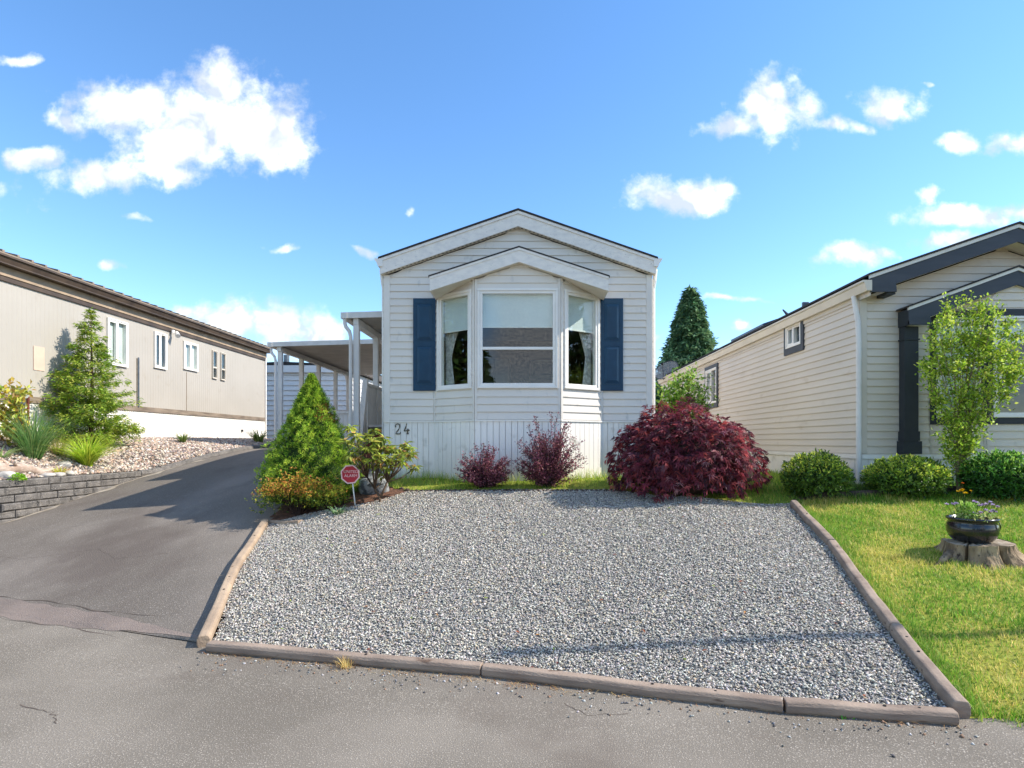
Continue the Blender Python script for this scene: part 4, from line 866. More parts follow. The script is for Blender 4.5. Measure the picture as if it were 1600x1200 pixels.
T = timber([(3.75, 7.76), (5.4, 7.79)], 'dark sunken timber between the lawn and the bush bed', 'rock_dark', .09, .09); T['group'] = 'timbers edging the bush bed'
T = timber([(5.42, 7.79), (7.3, 7.82)], 'dark sunken timber below the tan home, behind the potted flowers', 'rock_dark', .09, .09); T['group'] = 'timbers edging the bush bed'

def lawnpatch(x, y):    # mown lawn has yellowed and greener patches
    v = np.sin(x*2.1+1.3*np.sin(y*1.7))+np.sin(y*2.7+x*.9+2)+.7*np.sin(x*5.3-y*4.1)+.5*np.sin(x*9.1+y*7.7)
    return v
n = 120000; q = sample(lawn, n); keep = (np.abs(q[:, 0]-.9*q[:, 1]) < 3.2); q = q[keep]; n = len(q); v = lawnpatch(q[:, 0], q[:, 1])+RNG.normal(0, .9, n)
g1 = palette(n, [(112, 150, 48), (92, 134, 40), (132, 166, 60), (78, 116, 36)], .12); g2 = palette(n, [(178, 176, 84), (196, 178, 100), (160, 164, 70), (206, 186, 120)], .12)
cc = np.where((v > .75)[:, None], g2, g1)
tall = np.where(q[:, 1] > 7.5, 1.7, 1.0)*np.where(np.sin(q[:, 0]*3+q[:, 1]*5) > .75, 1.3, 1)
tag(blades('lawn_grass', np.column_stack([q, zg(q[:, 0], q[:, 1])+.008]), RNG.uniform(0, 6.28, n), RNG.uniform(.022, .055, n)*tall, RNG.uniform(.2, 1.1, n), RNG.uniform(.004, .0075, n), 'blade', cc, seg=2), 'sunlit green lawn with yellowed patches beside the timbers', 'grass', kind='stuff')
def strand(line, n, L, cols, spread=.05, name='edge_grass', label='', zf=zg, wd=.006):
    line = np.array([p[:2] for p in line]); i = RNG.integers(0, len(line)-1, n); t = RNG.uniform(0, 1, n)[:, None]; q = line[i]*(1-t)+line[i+1]*t+RNG.normal(0, spread, (n, 2))
    return tag(blades(name, np.column_stack([q, zf(q[:, 0], q[:, 1])]), RNG.uniform(0, 6.28, n), RNG.uniform(.45, 1, n)*L, RNG.uniform(.1, .9, n), wd, 'blade', palette(n, cols, .12), seg=3, droop=.1), label, 'grass', kind='stuff')
strand([sh(r0, .12, 0), sh(r1, .12, 0), sh(r2, .12, 0), sh(r3, .10, 0)], 2600, .11, [(96, 138, 44), (120, 156, 60), (150, 160, 80)], .04, 'edge_grass', 'longer uncut grass along the right-hand timbers')
n = 16000; q = sample(strip, n); hg = np.where(q[:, 1] > 8.55, 1.5, 1)*np.where(np.sin(q[:, 0]*4) > .2, 1.3, .9)
tag(blades('strip_grass', np.column_stack([q, zg(q[:, 0], q[:, 1])]), RNG.uniform(0, 6.28, n), RNG.uniform(.03, .085, n)*hg, RNG.uniform(.2, 1, n), .007, 'blade', palette(n, [(116, 150, 48), (92, 130, 40), (154, 168, 62), (178, 176, 84)], .14), seg=2), 'rough grass strip between gravel pad and white skirting', 'grass', kind='stuff')
strand([(-2.25, 9.13), (-1.62, 9.13), (-.9, 8.66), (.5, 8.66), (1.2, 9.12), (1.9, 9.12)], 800, .26, [(160, 176, 70), (120, 150, 54), (196, 190, 110)], .05, 'tall_weeds', 'tall thin weeds growing against the white skirting', wd=.005)
strand([(2.1, 8.1), (3.5, 7.9), (4.2, 8.35)], 2600, .09, [(96, 136, 44), (120, 156, 56), (140, 160, 70)], .22, 'long_grass', 'long soft grass between the maple and the round bush')
strand([G(1050, 781), G(1120, 787), G(1220, 792)], 500, .06, [(206, 178, 110), (188, 150, 90), (172, 166, 80)], .07, 'dry_grass', 'straw-coloured dry grass under the red maple')
strand([(3.7, 8.0), (5.0, 8.1), (7.2, 8.1)], 2200, .2, [(60, 96, 34), (80, 118, 44), (104, 140, 60)], .13, 'bed_weeds', 'dark green weeds growing between the round bushes')
strand([(2.75, edge(2.75)), (3.6, edge(3.6)), (5, edge(5.0)), (7, edge(6.0))], 4200, .075, [(112, 150, 48), (92, 134, 40), (178, 176, 84)], .05, 'verge_grass', 'ragged grass verge where the lawn meets the street')
strand([G(538, 1043), G(541, 1044)], 60, .12, [(206, 184, 120), (186, 156, 96)], .02, 'dry_tuft', 'small straw-coloured tuft against the leftmost street timber')
strand([G(1312, 1120), G(1322, 1121)], 40, .07, [(92, 146, 52), (116, 166, 64)], .02, 'weed_tuft', 'small green weed against the rightmost street timber', wd=.014)
q = sample(padpoly, 90); tag(leaves('fallen_leaves', np.column_stack([q, zg(q[:, 0], q[:, 1])+.05]), np.column_stack([RNG.normal(0, 1, (90, 2)), RNG.normal(0, .15, 90)]), np.tile([0., 0, 1], (90, 1)), RNG.uniform(.025, .055, 90), .02, 'leaf', palette(90, [(150, 84, 56), (170, 120, 70), (120, 66, 56), (130, 150, 60)], .1), None), 'few dry leaves and weeds scattered over the gravel', 'leaves', kind='stuff')
# edging stones behind the pad
E = thing('stone_edging', (-.5, 8.5, .9), 'low row of brown edging stones between gravel and grass strip', 'edging')
for k in range(46):
    px = 628+k*7.6; a = G(px, np.interp(px, [628, 640, 700, 960, 985], [766, 770, 769.5, 769.5, 773])); MB().rock((a[0], a[1], a[2]+.02), .042, k, (1.15, .9, .75), 1).build('stone', 'rock_dark', E)
E = thing('bed_edging', (-2.9, 7.9, .7), 'curved pale stone edging in front of the azalea and sign', 'edging')
for k in range(14):
    px = 478+k*9.6; a = G(px, np.interp(px, [478, 545, 600, 625], [808, 798, 785, 776])); MB().rock((a[0], a[1], a[2]+.01), .055, k+60, (1.2, .8, .55), 1).build('stone', 'timber', E)

# ------------------------------------------------------------------ pebble bed and retaining wall on the left
def fbed(u, v):
    y = 7.35+v*13.9; xw = np.where(y < 11.3, XL(y)-.12, XL(y)-.01); x = xw+(-9.72-xw)*u; x = np.minimum(x, xw); z = zbed(x, y); z = np.where(y < 7.9, WT-.06, z)
    return np.stack([x, y, z], -1)
patch('pebble_bed', fbed, 24, 90, 'pebble_base')
n = 26000; y = 7.9+13*RNG.uniform(0, 1, n)**1.25; xw = XL(y)-.10; x = xw+(-9.68-xw)*RNG.uniform(0, 1, n); z = zbed(x, y)
tag(stones('river_pebbles', np.column_stack([x, y, z+.012]), RNG.uniform(.018, .042, n), 'stone_col', palette(n, [(206, 188, 170), (176, 158, 144), (150, 134, 124), (214, 204, 192), (124, 112, 106), (190, 160, 138)], .1), flat=.7), 'pinkish river pebbles covering the sloping bed on the left', 'pebbles', kind='stuff')
def fsand(u, v):
    y = 8.2+v*4.6; x = XL(y)+.01+u*(.10+.05*np.sin(y*5)+.03*np.sin(y*11)); return np.stack([x, y, zg(x, y)+.016], -1)
patch('sandy_edge', fsand, 3, 60, 'sand')
Wl = thing('retaining_wall', (-8, 9.5, .4), 'low curved retaining wall of split-face grey blocks along the driveway', 'wall')
path = [Vector((XL(y), y)) for y in np.linspace(7.42, 13.2, 300)]; cum = [0]
for a, b in zip(path[:-1], path[1:]): cum.append(cum[-1]+(b-a).length)
cum = np.array(cum)
def at_wall(s): s = min(max(s, 0), cum[-1]); return Vector((np.interp(s, cum, [p.x for p in path]), np.interp(s, cum, [p.y for p in path])))
for c in range(7):
    zt = WT-.118*c; s = random.uniform(0, .2)
    while s < cum[-1]-.2:
        L = random.choice([.2, .3, .4, .42, .26]); a, b = at_wall(s), at_wall(s+L-.006); mid = (a+b)/2
        g = min(zgf(a.x+.1, a.y), zgf(b.x+.1, b.y)); lift = max(0, g+.10-WT) if c == 0 else 0
        s += L
        if zt+lift < g+.012 or (lift > .12): continue
        t = (b-a).normalized(); nn = Vector((t.y, -t.x)); j = random.uniform(-.008, .010); o = .012*c
        m = MB(); q = lambda p, d, z: (p.x+nn.x*d, p.y+nn.y*d, z)
        z0 = zt-.112+lift; z1 = zt+lift; e = .018; o += j
        # chamfered split face
        m.hexa([q(a, o, z0), q(b, o, z0), q(b, -.2, z0), q(a, -.2, z0), q(a, o, z1), q(b, o, z1), q(b, -.2, z1), q(a, -.2, z1)])
        a2, b2 = a+t*e, b-t*e; k1, k2 = o+.016+random.uniform(-.006, .008), o+.016+random.uniform(-.006, .008)
        m.hexa([q(a2, k1, z0+e), q(b2, k2, z0+e), q(b, o+.001, z0+.002), q(a, o+.001, z0+.002), q(a2, k2, z1-e), q(b2, k1, z1-e), q(b, o+.001, z1-.002), q(a, o+.001, z1-.002)])
        m.build('block', 'block', Wl)
m = MB(); py = [Vector((XL(y), y)) for y in np.linspace(11.35, 18.5, 26)]
m.tube([(p.x-.04, p.y, max(zgf(p.x, p.y)+.02, WT-.05 if p.y < 12.3 else 0)) for p in py], .075, 8); m.build('kerb', 'block', Wl)
zbf = lambda x, y: float(zbed(x, y)) if y > 7.9 and x < float(XL(y)) else -9.
GB = lambda px, py: G(px, py, zbf)
D = thing('driftwood_log', GB(30, 738), 'bleached driftwood log lying on the pebbles above the wall', 'log')
a, b = Vector(GB(-30, 736)), Vector(GB(78, 741)); m = MB(); pp = []; rr = []
for k in range(13):
    t = k/12; p = a.lerp(b, t); p.z = max(p.z, zbf(p.x, p.y))+.075-.03*t+.02*math.sin(k*1.1); pp.append(p); rr.append((.105-.045*t)*(1+.12*math.sin(k*2.1)))
m.tube(pp, rr, 12); m.build('trunk', 'driftwood', D, True)
MB().tube([pp[6], pp[6]+Vector((.05, -.1, .09)), pp[6]+Vector((.12, -.16, .13))], [.03, .022, .012], 7).build('knot', 'driftwood', D, True)
for k, (px, py, r, lb) in enumerate([(12, 747, .12, 'large pale boulder at the left frame edge under the driftwood'), (75, 746, .085, 'small pale stone at the right end of the driftwood'), (91, 745, .09, 'flat pale stone at the wall top below the small grass tuft'), (107, 742, .08, 'pale stone just right of the small grass tuft'), (100, 729, .10, 'pale stone behind the small grass tuft')]):
    p = GB(px, py); tag(MB().rock((p[0], p[1], p[2]+r*.3), r, k+5, (1.3, .9, .62), 3).build('boulder', 'rock_pale', None, True), lb, 'rock', 'pale rocks in the pebble bed')
p = G(578, 778); tag(MB().rock((p[0], p[1]+.25, p[2]+.10), .24, 31, (1, .8, 1.1), 3).build('boulder', 'rock_grey', None, True), 'mottled grey boulder behind the rhododendron stems', 'rock')

# ------------------------------------------------------------------ plants
def lump(D, k=3, s=0):
    return .5*np.sin(D[:, 0]*k*2.1+s)+.5*np.sin(D[:, 1]*k*1.9+s*1.7+1)+.5*np.sin(D[:, 2]*k*2.4+s*.6+2)
def dome(n, c, rad, zmin=-.3, lumps=.08, k=4, seed=0, inner=.55):
    D = nrm(RNG.normal(0, 1, (n*3, 3))); D = D[D[:, 2] > zmin][:n]; f = (1-(1-inner)*RNG.uniform(0, 1, len(D))**2.2)*(1+lumps*lump(D, k, seed))
    return np.array(c)+D*np.array(rad)*f[:, None], D
def round_bush(px, py, wpx, hpx, label, cols, tips, name='evergreen_bush', L=.05, Wd=.02, n=6500, flat=1.0, seed=0, group='round bushes along the tan home', dark=0, bias=(0, 0)):
    b = G(px, py); s = b[1]/FPX; rx = wpx*s/2; h = hpx*s; yy = b[1]+rx*.55*flat; xx = (px-VX)/FPX*yy; base = (xx, yy, zgf(xx, yy)); c = (base[0], base[1], base[2]+h*.47)
    T = thing(name, base, label, 'bush', group); m = MB()
    for k in range(9):
        a = k*.7; m.tube([(base[0]+.05*math.cos(a), base[1]+.05*math.sin(a), base[2]-.02), (base[0]+rx*.3*math.cos(a), base[1]+rx*.3*math.sin(a), base[2]+h*.35), (base[0]+rx*.6*math.cos(a), base[1]+rx*.55*math.sin(a), base[2]+h*.62)], [.014, .01, .004], 5)
    m.build('stems', 'bark_dark', T)
    C, D = dome(n//6, c, (rx*.96, rx*flat, h*.54), -.8, .06, 5, seed, .6); C[:, 2] = np.maximum(C[:, 2], base[2]+.02)
    P_ = np.repeat(C, 6, 0)+RNG.normal(0, .016, (len(C)*6, 3)); Dr = np.repeat(D, 6, 0)*.8+RNG.normal(0, .6, (len(P_), 3))+[0, 0, .25]
    col = palette(len(P_), cols, .14); tp = (np.repeat(D[:, 2], 6) > .15) & (RNG.uniform(0, 1, len(P_)) < .42); col[tp] = palette(int(tp.sum()), tips, .12)
    leaves('foliage', P_, Dr, np.repeat(D, 6, 0)+RNG.normal(0, .5, (len(P_), 3))+[0, 0, .6], RNG.uniform(.7, 1.15, len(P_))*L, RNG.uniform(.8, 1.2, len(P_))*Wd, 'leaf_gloss', col, T)
    m = MB(); m.rock((c[0], c[1], c[2]-h*.04), 1, seed+3, (rx*.68, rx*.68*flat, h*.38), 2); m.build('inner_core', 'inner_green', T, True)  # added solid dark core, keeps the bush opaque
    return T
gA = [(80, 106, 36), (98, 122, 40), (62, 86, 30), (52, 72, 26)]; tA = [(164, 174, 62), (190, 190, 80), (138, 156, 50)]
round_bush(1275, 783, 104, 66, 'round green bush at the top of the lawn timbers', gA, tA, seed=1)
round_bush(1416, 781, 130, 58, 'wide clipped green bush between downspout and upright shrub', gA, tA, n=8500, flat=.75, seed=2)
round_bush(1566, 785, 118, 70, 'dark green bush behind the flower pot at the right edge', [(52, 92, 32), (66, 106, 40), (42, 74, 26), (36, 60, 24)], [(104, 146, 56), (130, 160, 70)], L=.06, Wd=.022, n=7500, flat=.8, seed=3)

def spruce():
    b = G(486, 800); yy = b[1]+.55; xx = (487-VX)/FPX*yy; base = (xx, yy, zgf(xx, yy)); s = base[1]/FPX; H = (base[2] and (HC+(VY-588)/FPX*base[1])-base[2]); R = 76*s
    T = thing('dwarf_spruce', base, 'dense cone-shaped dwarf spruce at the corner of the driveway', 'tree')
    MB().tube([(base[0], base[1], base[2]-.03), (base[0], base[1], base[2]+H*.6), (base[0], base[1], base[2]+H*.95)], [.07, .04, .008], 8).build('trunk', 'bark', T)
    prof = lambda t: np.interp(t, [0, .06, .16, .32, .5, .7, .86, 1], [.72, .92, 1.0, .87, .66, .40, .20, .02])
    n = 13000; t = RNG.uniform(0, 1, n)**1.35; a = RNG.uniform(0, 2*np.pi, n); lumpy = 1+.08*np.sin(a*5+t*17)+.08*np.sin(a*11-t*37)+.05*np.sin(a*3+t*9)+.05*np.sin(a*17+t*53)
    nv = np.sin(a*7+t*23+2*np.sin(t*19))*.5+np.sin(a*13-t*41+1.5*np.sin(a*5))*.5; rr = R*prof(t)*lumpy*(.93+.13*nv)*(1-.28*RNG.uniform(0, 1, n)**2.4); D = np.stack([np.cos(a), np.sin(a), np.full(n, .35)], 1)
    C = np.stack([base[0]+rr*np.cos(a), base[1]+rr*np.sin(a), base[2]+.04+t*H*.985], 1); k = 7
    P_ = np.repeat(C, k, 0)+RNG.normal(0, .010, (n*k, 3)); Dr = np.repeat(nrm(D), k, 0)*.9+RNG.normal(0, .75, (n*k, 3))+[0, 0, .35]
    col = palette(n, [(90, 122, 38), (112, 142, 46), (70, 100, 32), (140, 166, 58), (54, 82, 28)], .14); ng = RNG.uniform(-.4, .9, n) < nv; col[ng] = palette(int(ng.sum()), [(150, 172, 56), (132, 160, 52), (170, 184, 72)], .12); br = (np.cos(a-.25) > .3) & (t > .62) & (t < .76) & (RNG.uniform(0, 1, n) < .25); col[br] = palette(int(br.sum()), [(134, 84, 48), (110, 72, 40)], .1)
    leaves('crown', P_, Dr, RNG.normal(0, 1, (n*k, 3)), RNG.uniform(.022, .045, n*k), RNG.uniform(.006, .010, n*k), 'needle', np.repeat(col, k, 0)*RNG.uniform(.8, 1.2, (n*k, 1)), T)
    pr = [(float(R*prof(q)*.74), float(q*H*.93)) for q in np.linspace(.02, 1, 14)]; MB().lathe(pr, (base[0], base[1], base[2]+.05), 18).build('inner_core', 'inner_green', T, True)  # added solid dark core: blocks light through the crown, darkens gaps between tufts
spruce()
def azalea(px, py, wpx, hpx, label, n, tipcols, seed, lean=0, cols=[(84, 104, 40), (104, 126, 46), (66, 84, 34)]):
    b = G(px, py); s = b[1]/FPX; rx = wpx*s/2; h = hpx*s; yy = b[1]+.22; xx = (px-VX)/FPX*yy; base = (xx, yy, zgf(xx, yy)); T = thing('azalea_bush', base, label, 'bush', 'azaleas at the driveway corner'); m = MB(); tips = []
    for k in range(26):
        a = RNG.uniform(0, 6.28); q = RNG.uniform(.3, 1)**.6; e = np.array([base[0]+rx*q*math.cos(a), base[1]+rx*.75*q*math.sin(a), base[2]+h*RNG.uniform(.45, 1.0)*(1-.35*q*q)])
        m.tube([(base[0], base[1], base[2]-.02), (base[0]+rx*q*.4*math.cos(a), base[1]+rx*.3*q*math.sin(a), base[2]+h*.4), tuple(e)], [.010, .007, .003], 4); tips.append(e)
    m.build('stems', 'bark_dark', T); tips = np.array(tips); C = np.repeat(tips, n//26, 0)+RNG.normal(0, 1, (n//26*26, 3))*[rx*.17, rx*.17, h*.12]; C[:, 2] = np.maximum(C[:, 2], base[2]+.02)
    P_ = np.repeat(C, 5, 0)+RNG.normal(0, .008, (len(C)*5, 3)); out = P_-np.array([base[0], base[1], base[2]+h*.25]); Dr = nrm(out)*.5+RNG.normal(0, .65, P_.shape)+[0, 0, .3]
    col = palette(len(P_), cols, .14); hi = (P_[:, 2] > base[2]+h*.55) & (RNG.uniform(0, 1, len(P_)) < .6); col[hi] = palette(int(hi.sum()), tipcols, .12)
    lo = (~hi) & (RNG.uniform(0, 1, len(P_)) < .25); col[lo] = palette(int(lo.sum()), [(166, 178, 62), (186, 176, 64)], .1)
    leaves('foliage', P_, Dr, RNG.normal(0, .6, P_.shape)+[0, 0, 1], RNG.uniform(.022, .04, len(P_)), RNG.uniform(.010, .016, len(P_)), 'leaf', col, T)
azalea(466, 814, 112, 66, 'low azalea with bronze and orange tips below the cone spruce', 1500, [(190, 120, 66), (204, 152, 74), (172, 98, 60), (196, 176, 70)], 1)
azalea(505, 806, 74, 44, 'small yellow-green azalea just left of the red sign', 620, [(186, 186, 70), (200, 160, 70), (160, 176, 60)], 2)

def rhodo():
    b = G(594, 790); base = Vector((b[0], b[1]+.05, b[2])); Yb = base.y; T = thing('rhododendron', base, 'leggy rhododendron with drooping leaves beside the house corner', 'shrub'); m = MB()
    tips = [(548,668),(556,694),(570,680),(562,716),(578,700),(590,690),(592,688),(600,684),(585,672),(594,712),(606,700),(616,702),(612,716),(626,704),(634,694),(640,700),(642,708),(648,730),(606,728),(574,728),(548,712),(620,722),(600,742),(540,690),(606,696),(634,712),(583,718),(545,735),(556,680),(566,700),(588,704),(600,718),(612,704),(596,698),(580,688),(622,712),(568,722),(590,728),(628,720),(554,706)]
    P_, D_, N_, L_, c_ = [], [], [], [], []
    j1 = base+Vector((-.10, .05, .22)); j2 = base+Vector((.08, .02, .32)); j3 = base+Vector((-.22, .1, .38))
    m.tube([base+Vector((0, 0, -.03)), base+Vector((-.03, .02, .12)), j1, j3], [.022, .019, .016, .012], 7); m.tube([base+Vector((-.02, .02, .1)), j2], [.018, .013], 7)
    for k, (px, py) in enumerate(tips):
        Yt = Yb+RNG.uniform(-.28, .34); tip = Vector(P(px, py, Yt)); j = min((j1, j2, j3), key=lambda q: abs(q.x-tip.x)); md = j.lerp(tip, .55)+Vector((0, 0, -.05))
        m.tube([j, md, tip], [.010, .008, .005], 5)
        w = 14; az = RNG.uniform(0, 6.28)
        for i in range(w+3):
            a = az+i*2*math.pi/w; up = RNG.uniform(-.75, .35) if i < w else RNG.uniform(.6, 1.2); d = Vector((math.cos(a), math.sin(a), up)).normalized()
            P_.append(tip+Vector((0, 0, RNG.uniform(-.03, .02)))); D_.append(d); N_.append(Vector((0, 0, 1))+d*.2); L_.append(RNG.uniform(.11, .17) if i < w else RNG.uniform(.06, .09)); c_.append(0 if i < w else 1)
    m.build('branches', 'bark', T, True)['kind'] = 'stuff'; n = len(P_); c_ = np.array(c_); col = palette(n, [(100, 112, 44), (124, 134, 54), (80, 92, 40), (152, 152, 72), (138, 104, 60)], .14, [.3, .27, .2, .15, .08]); nw = c_ == 1
    col[nw] = palette(int(nw.sum()), [(172, 182, 90), (182, 146, 90), (150, 170, 76)], .1); L_ = np.array(L_)
    leaves('foliage', np.array(P_), np.array(D_), np.array(N_), L_, L_*.33, 'leaf_gloss', col, T, .2, .18)
rhodo()
def strappy(px, py, label, name, cat, n, L, wd, cols, lean=(.3, 1.3), droop=.25, zf=zgf, group=None, spread=.05):
    b = G(px, py, zf); T = thing(name, b, label, cat, group); a = RNG.uniform(0, 6.28, n); q = np.stack([b[0]+np.cos(a)*RNG.uniform(0, spread, n), b[1]+np.sin(a)*RNG.uniform(0, spread, n), np.full(n, b[2]-.01)], 1)
    blades('foliage', q, a+RNG.normal(0, .4, n), RNG.uniform(.6, 1.05, n)*L, RNG.uniform(*lean, n), wd, 'blade', palette(n, cols, .14), T, 6, RNG.uniform(.4, 1.3, n)*droop)
    m = MB(); m.lathe([(spread*.9, 0), (spread*.6, L*.06), (.01, L*.10)], (b[0], b[1], b[2]-.02), 10); m.build('crown_base', 'inner_green', T); return T
strappy(528, 806, 'bluish leafy perennial at the foot of the sign', 'perennial', 'plant', 46, .24, .034, [(126, 146, 110), (104, 128, 92), (150, 166, 128)], (.4, 1.1), .35)
def barberry(px, py, wpx, hpx, label, ns, seed):
    b = G(px, py); s = (b[1]+.06)/FPX; rx = wpx*s/2; h = hpx*s; base = np.array([b[0], b[1]+.06, zgf(b[0], b[1]+.06)]); T = thing('barberry_bush', tuple(base), label, 'bush', 'purple barberries against the skirting'); m = MB(); Ps, Ds = [], []
    for k in range(ns):
        a = RNG.uniform(0, 6.28); el = math.asin(RNG.uniform(.08, 1)); k_ = RNG.uniform(.7, 1.08); q = math.cos(el)*k_; top = h*(.12+.88*math.sin(el))*k_; e = base+[rx*1.05*q*math.cos(a), rx*.6*q*math.sin(a), top]; mid = base+[rx*.5*q*math.cos(a), rx*.3*q*math.sin(a), top*.55]
        m.tube([tuple(base+[0, 0, -.02]), tuple(mid), tuple(e)], [.006, .004, .002], 4); u = RNG.uniform(.25, 1, 78)[:, None]; c = np.where(u < .55, base+(mid-base)*u/.55, mid+(e-mid)*(u-.55)/.45); Ps.append(c+RNG.normal(0, .019, c.shape)); Ds.append(np.tile(nrm((e-base)[None]), (len(u), 1)))
    m.build('stems', 'bark_dark', T); Ps = np.concatenate(Ps); Ds = np.concatenate(Ds); n = len(Ps); col = palette(n, [(120, 68, 80), (98, 56, 68), (148, 92, 100), (74, 46, 56), (172, 118, 118), (104, 88, 66)], .14, [.26, .24, .2, .14, .1, .06])
    leaves('foliage', Ps, Ds*.5+RNG.normal(0, .7, (n, 3)), RNG.normal(0, .7, (n, 3))+[0, 0, .8], RNG.uniform(.026, .046, n), RNG.uniform(.013, .021, n), 'leaf', col, T)
barberry(757, 764, 92, 68, 'smaller purple barberry bush, left of the two against the skirting', 90, 1)
barberry(858, 764, 112, 112, 'taller purple barberry bush with upright shoots under the bay', 130, 2)

def maple():
    b = G(1062, 786); yy = b[1]+.55; xx = (1062-VX)/FPX*yy; base = Vector((xx, yy, zgf(xx, yy))); Yb = base.y; s = Yb/FPX; T = thing('weeping_maple', base, 'dark red weeping Japanese maple spreading over the gravel corner', 'tree'); m = MB()
    for k in range(16):
        a = k*.41*2.4; r = RNG.uniform(.35, .95); m.tube([base+Vector((0, 0, -.04)), base+Vector((.1*math.cos(a), .1*math.sin(a), .45)), base+Vector((r*.6*math.cos(a), r*.5*math.sin(a), .95)), base+Vector((r*math.cos(a), r*.75*math.sin(a), .72))], [.035, .026, .014, .005], 6)
    m.build('trunk', 'bark_dark', T); Cs, Ds = [], []
    cx = Vector(P(1062, 700, Yb)).x
    lobes = [((cx, Yb, base.z+.42), (.88, .74, .76), 2100, 0), ((Vector(P(1142, 700, Yb)).x, Yb+.35, base.z+.30), (.62, .5, .56), 900, 3), ((Vector(P(1004, 720, Yb)).x, Yb-.1, base.z+.34), (.44, .5, .56), 560, 5), ((Vector(P(1080, 720, Yb)).x, Yb-.3, base.z+.36), (.66, .42, .64), 1000, 7)]
    for c, rad, n, sd in lobes:
        C, D = dome(n, c, rad, -.55, .13, 5, sd, .62); Cs.append(C); Ds.append(D)
    C = np.concatenate(Cs); D = np.concatenate(Ds); g = zg(C[:, 0], C[:, 1])+.06; ok = C[:, 2] > g; C, D = C[ok], D[ok]; n = len(C); col = palette(n, [(108, 50, 62), (132, 58, 66), (88, 44, 56), (160, 80, 78), (70, 38, 48), (150, 104, 108)], .15, [.26, .24, .2, .12, .1, .08]); k = 8
    ax = nrm(D*.75+[0, 0, -.55]+RNG.normal(0, .28, (n, 3))); nn = nrm(D+[0, 0, .5]+RNG.normal(0, .3, (n, 3))); sd = nrm(np.cross(ax, nn)); P_, Dr = [], []
    for i in range(k):
        th = (i-(k-1)/2)*.36; P_.append(C+RNG.normal(0, .008, (n, 3))); Dr.append(ax*math.cos(th)+sd*math.sin(th)+RNG.normal(0, .08, (n, 3)))
    LL = np.concatenate([RNG.uniform(.06, .115, n)*(1-.22*abs(i-(k-1)/2)/2) for i in range(k)])
    leaves('crown', np.concatenate(P_), np.concatenate(Dr), np.tile(nn, (k, 1)), LL, LL*.17, 'leaf', np.tile(col, (k, 1))*RNG.uniform(.85, 1.15, (n*k, 1)), T, .15, .22)
    mb = MB(); mb.rock((cx, Yb+.02, base.z+.42), 1, 4, (.62, .5, .56), 2); mb.rock((cx+.62, Yb+.1, base.z+.36), 1, 5, (.42, .36, .42), 2); o = mb.build('inner_core', 'bark_dark', T, True)  # added solid dark cores, keep the maple crown opaque
maple()

def stemmy(base, tips, label, name, cat, cols, L, Wd, per, bark, r0=.012, spread=.05, low=.25, fork=3, pal=None):
    """many thin stems from one base; leaves thickest towards the tips"""
    T = thing(name, base, label, cat); m = MB(); Ps = []; base = Vector(base)
    for tp in tips:
        tp = Vector(tp); md = base.lerp(tp, .5); md.x = base.x+(tp.x-base.x)*.2; md.y = base.y+(tp.y-base.y)*.2
        m.tube([base+Vector((random.uniform(-.05, .05), random.uniform(-.05, .05), -.03)), md, tp], [r0, r0*.7, r0*.25], 5)
        for f in range(fork):
            u = random.uniform(.5, .95); p0 = md.lerp(tp, u); p1 = p0+Vector((random.gauss(0, .13), random.gauss(0, .13), random.uniform(.02, .2))); m.tube([p0, p1], [r0*.4, r0*.15], 4)
            t = RNG.uniform(0, 1.05, (per, 1)); Ps.append(np.array(p0)+(np.array(p1)-np.array(p0))*t+RNG.normal(0, spread*.6, (per, 3)))
        t = low+(1-low)*RNG.uniform(0, 1, (per*2, 1))**.7; a, b, c = np.array(base), np.array(md), np.array(tp); Ps.append((1-t)**2*a+2*t*(1-t)*b+t*t*c+RNG.normal(0, spread, (per*2, 3)))
    m.build('trunk', bark, T); Ps = np.concatenate(Ps); n = len(Ps); col = palette(n, cols, .14, pal)
    leaves('crown', Ps, RNG.normal(0, .7, (n, 3))+[0, 0, .35], RNG.normal(0, .7, (n, 3))+[0, 0, .8], RNG.uniform(.7, 1.15, n)*L, RNG.uniform(.8, 1.2, n)*Wd, 'leaf', col, T, .15); return T
b = G(1500, 776); Yt = 7.75; base = ((1500-VX)/FPX*Yt, Yt, zgf(5.85, Yt))
tipspx = [(1440,560),(1452,520),(1446,590),(1464,498),(1478,478),(1484,520),(1494,500),(1502,482),(1510,470),(1520,500),(1530,468),(1538,480),(1546,466),(1552,498),(1560,480),(1568,520),(1578,500),(1590,530),(1600,512),(1586,560),(1570,570),(1600,570),(1456,610),(1470,560),(1490,560),(1515,550),(1540,540),(1476,640),(1488,690),(1526,640),(1510,620),(1532,590),(1612,548),(1595,590),(1480,700),(1518,690),(1495,660)]
stemmy(base, [P(px, py, Yt+random.uniform(-.3, .12)) for px, py in tipspx], 'bright green upright shrub standing before the slate-trimmed bay window', 'upright_shrub', 'shrub', [(140, 164, 48), (166, 184, 62), (114, 142, 42), (186, 196, 88), (92, 120, 42)], .056, .026, 56, 'bark_pale', .010, .055, .3)
Yt = 12.2; base = (3.1, Yt, zgf(3.1, Yt)); tipspx = [(1038,612),(1046,600),(1052,585),(1060,605),(1068,590),(1078,602),(1084,580),(1086,600),(1096,606),(1104,618),(1030,628),(1042,632),(1056,625),(1070,622),(1092,628),(1100,634),(1112,626),(1083,572)]
stemmy(base, [P(px, py, Yt+random.uniform(-.4, .4)) for px, py in tipspx], 'small leafy green tree rising behind the red maple', 'small_tree', 'tree', [(96, 134, 48), (122, 156, 62), (74, 108, 40), (150, 170, 84)], .105, .05, 22, 'bark', .02, .09, .5)

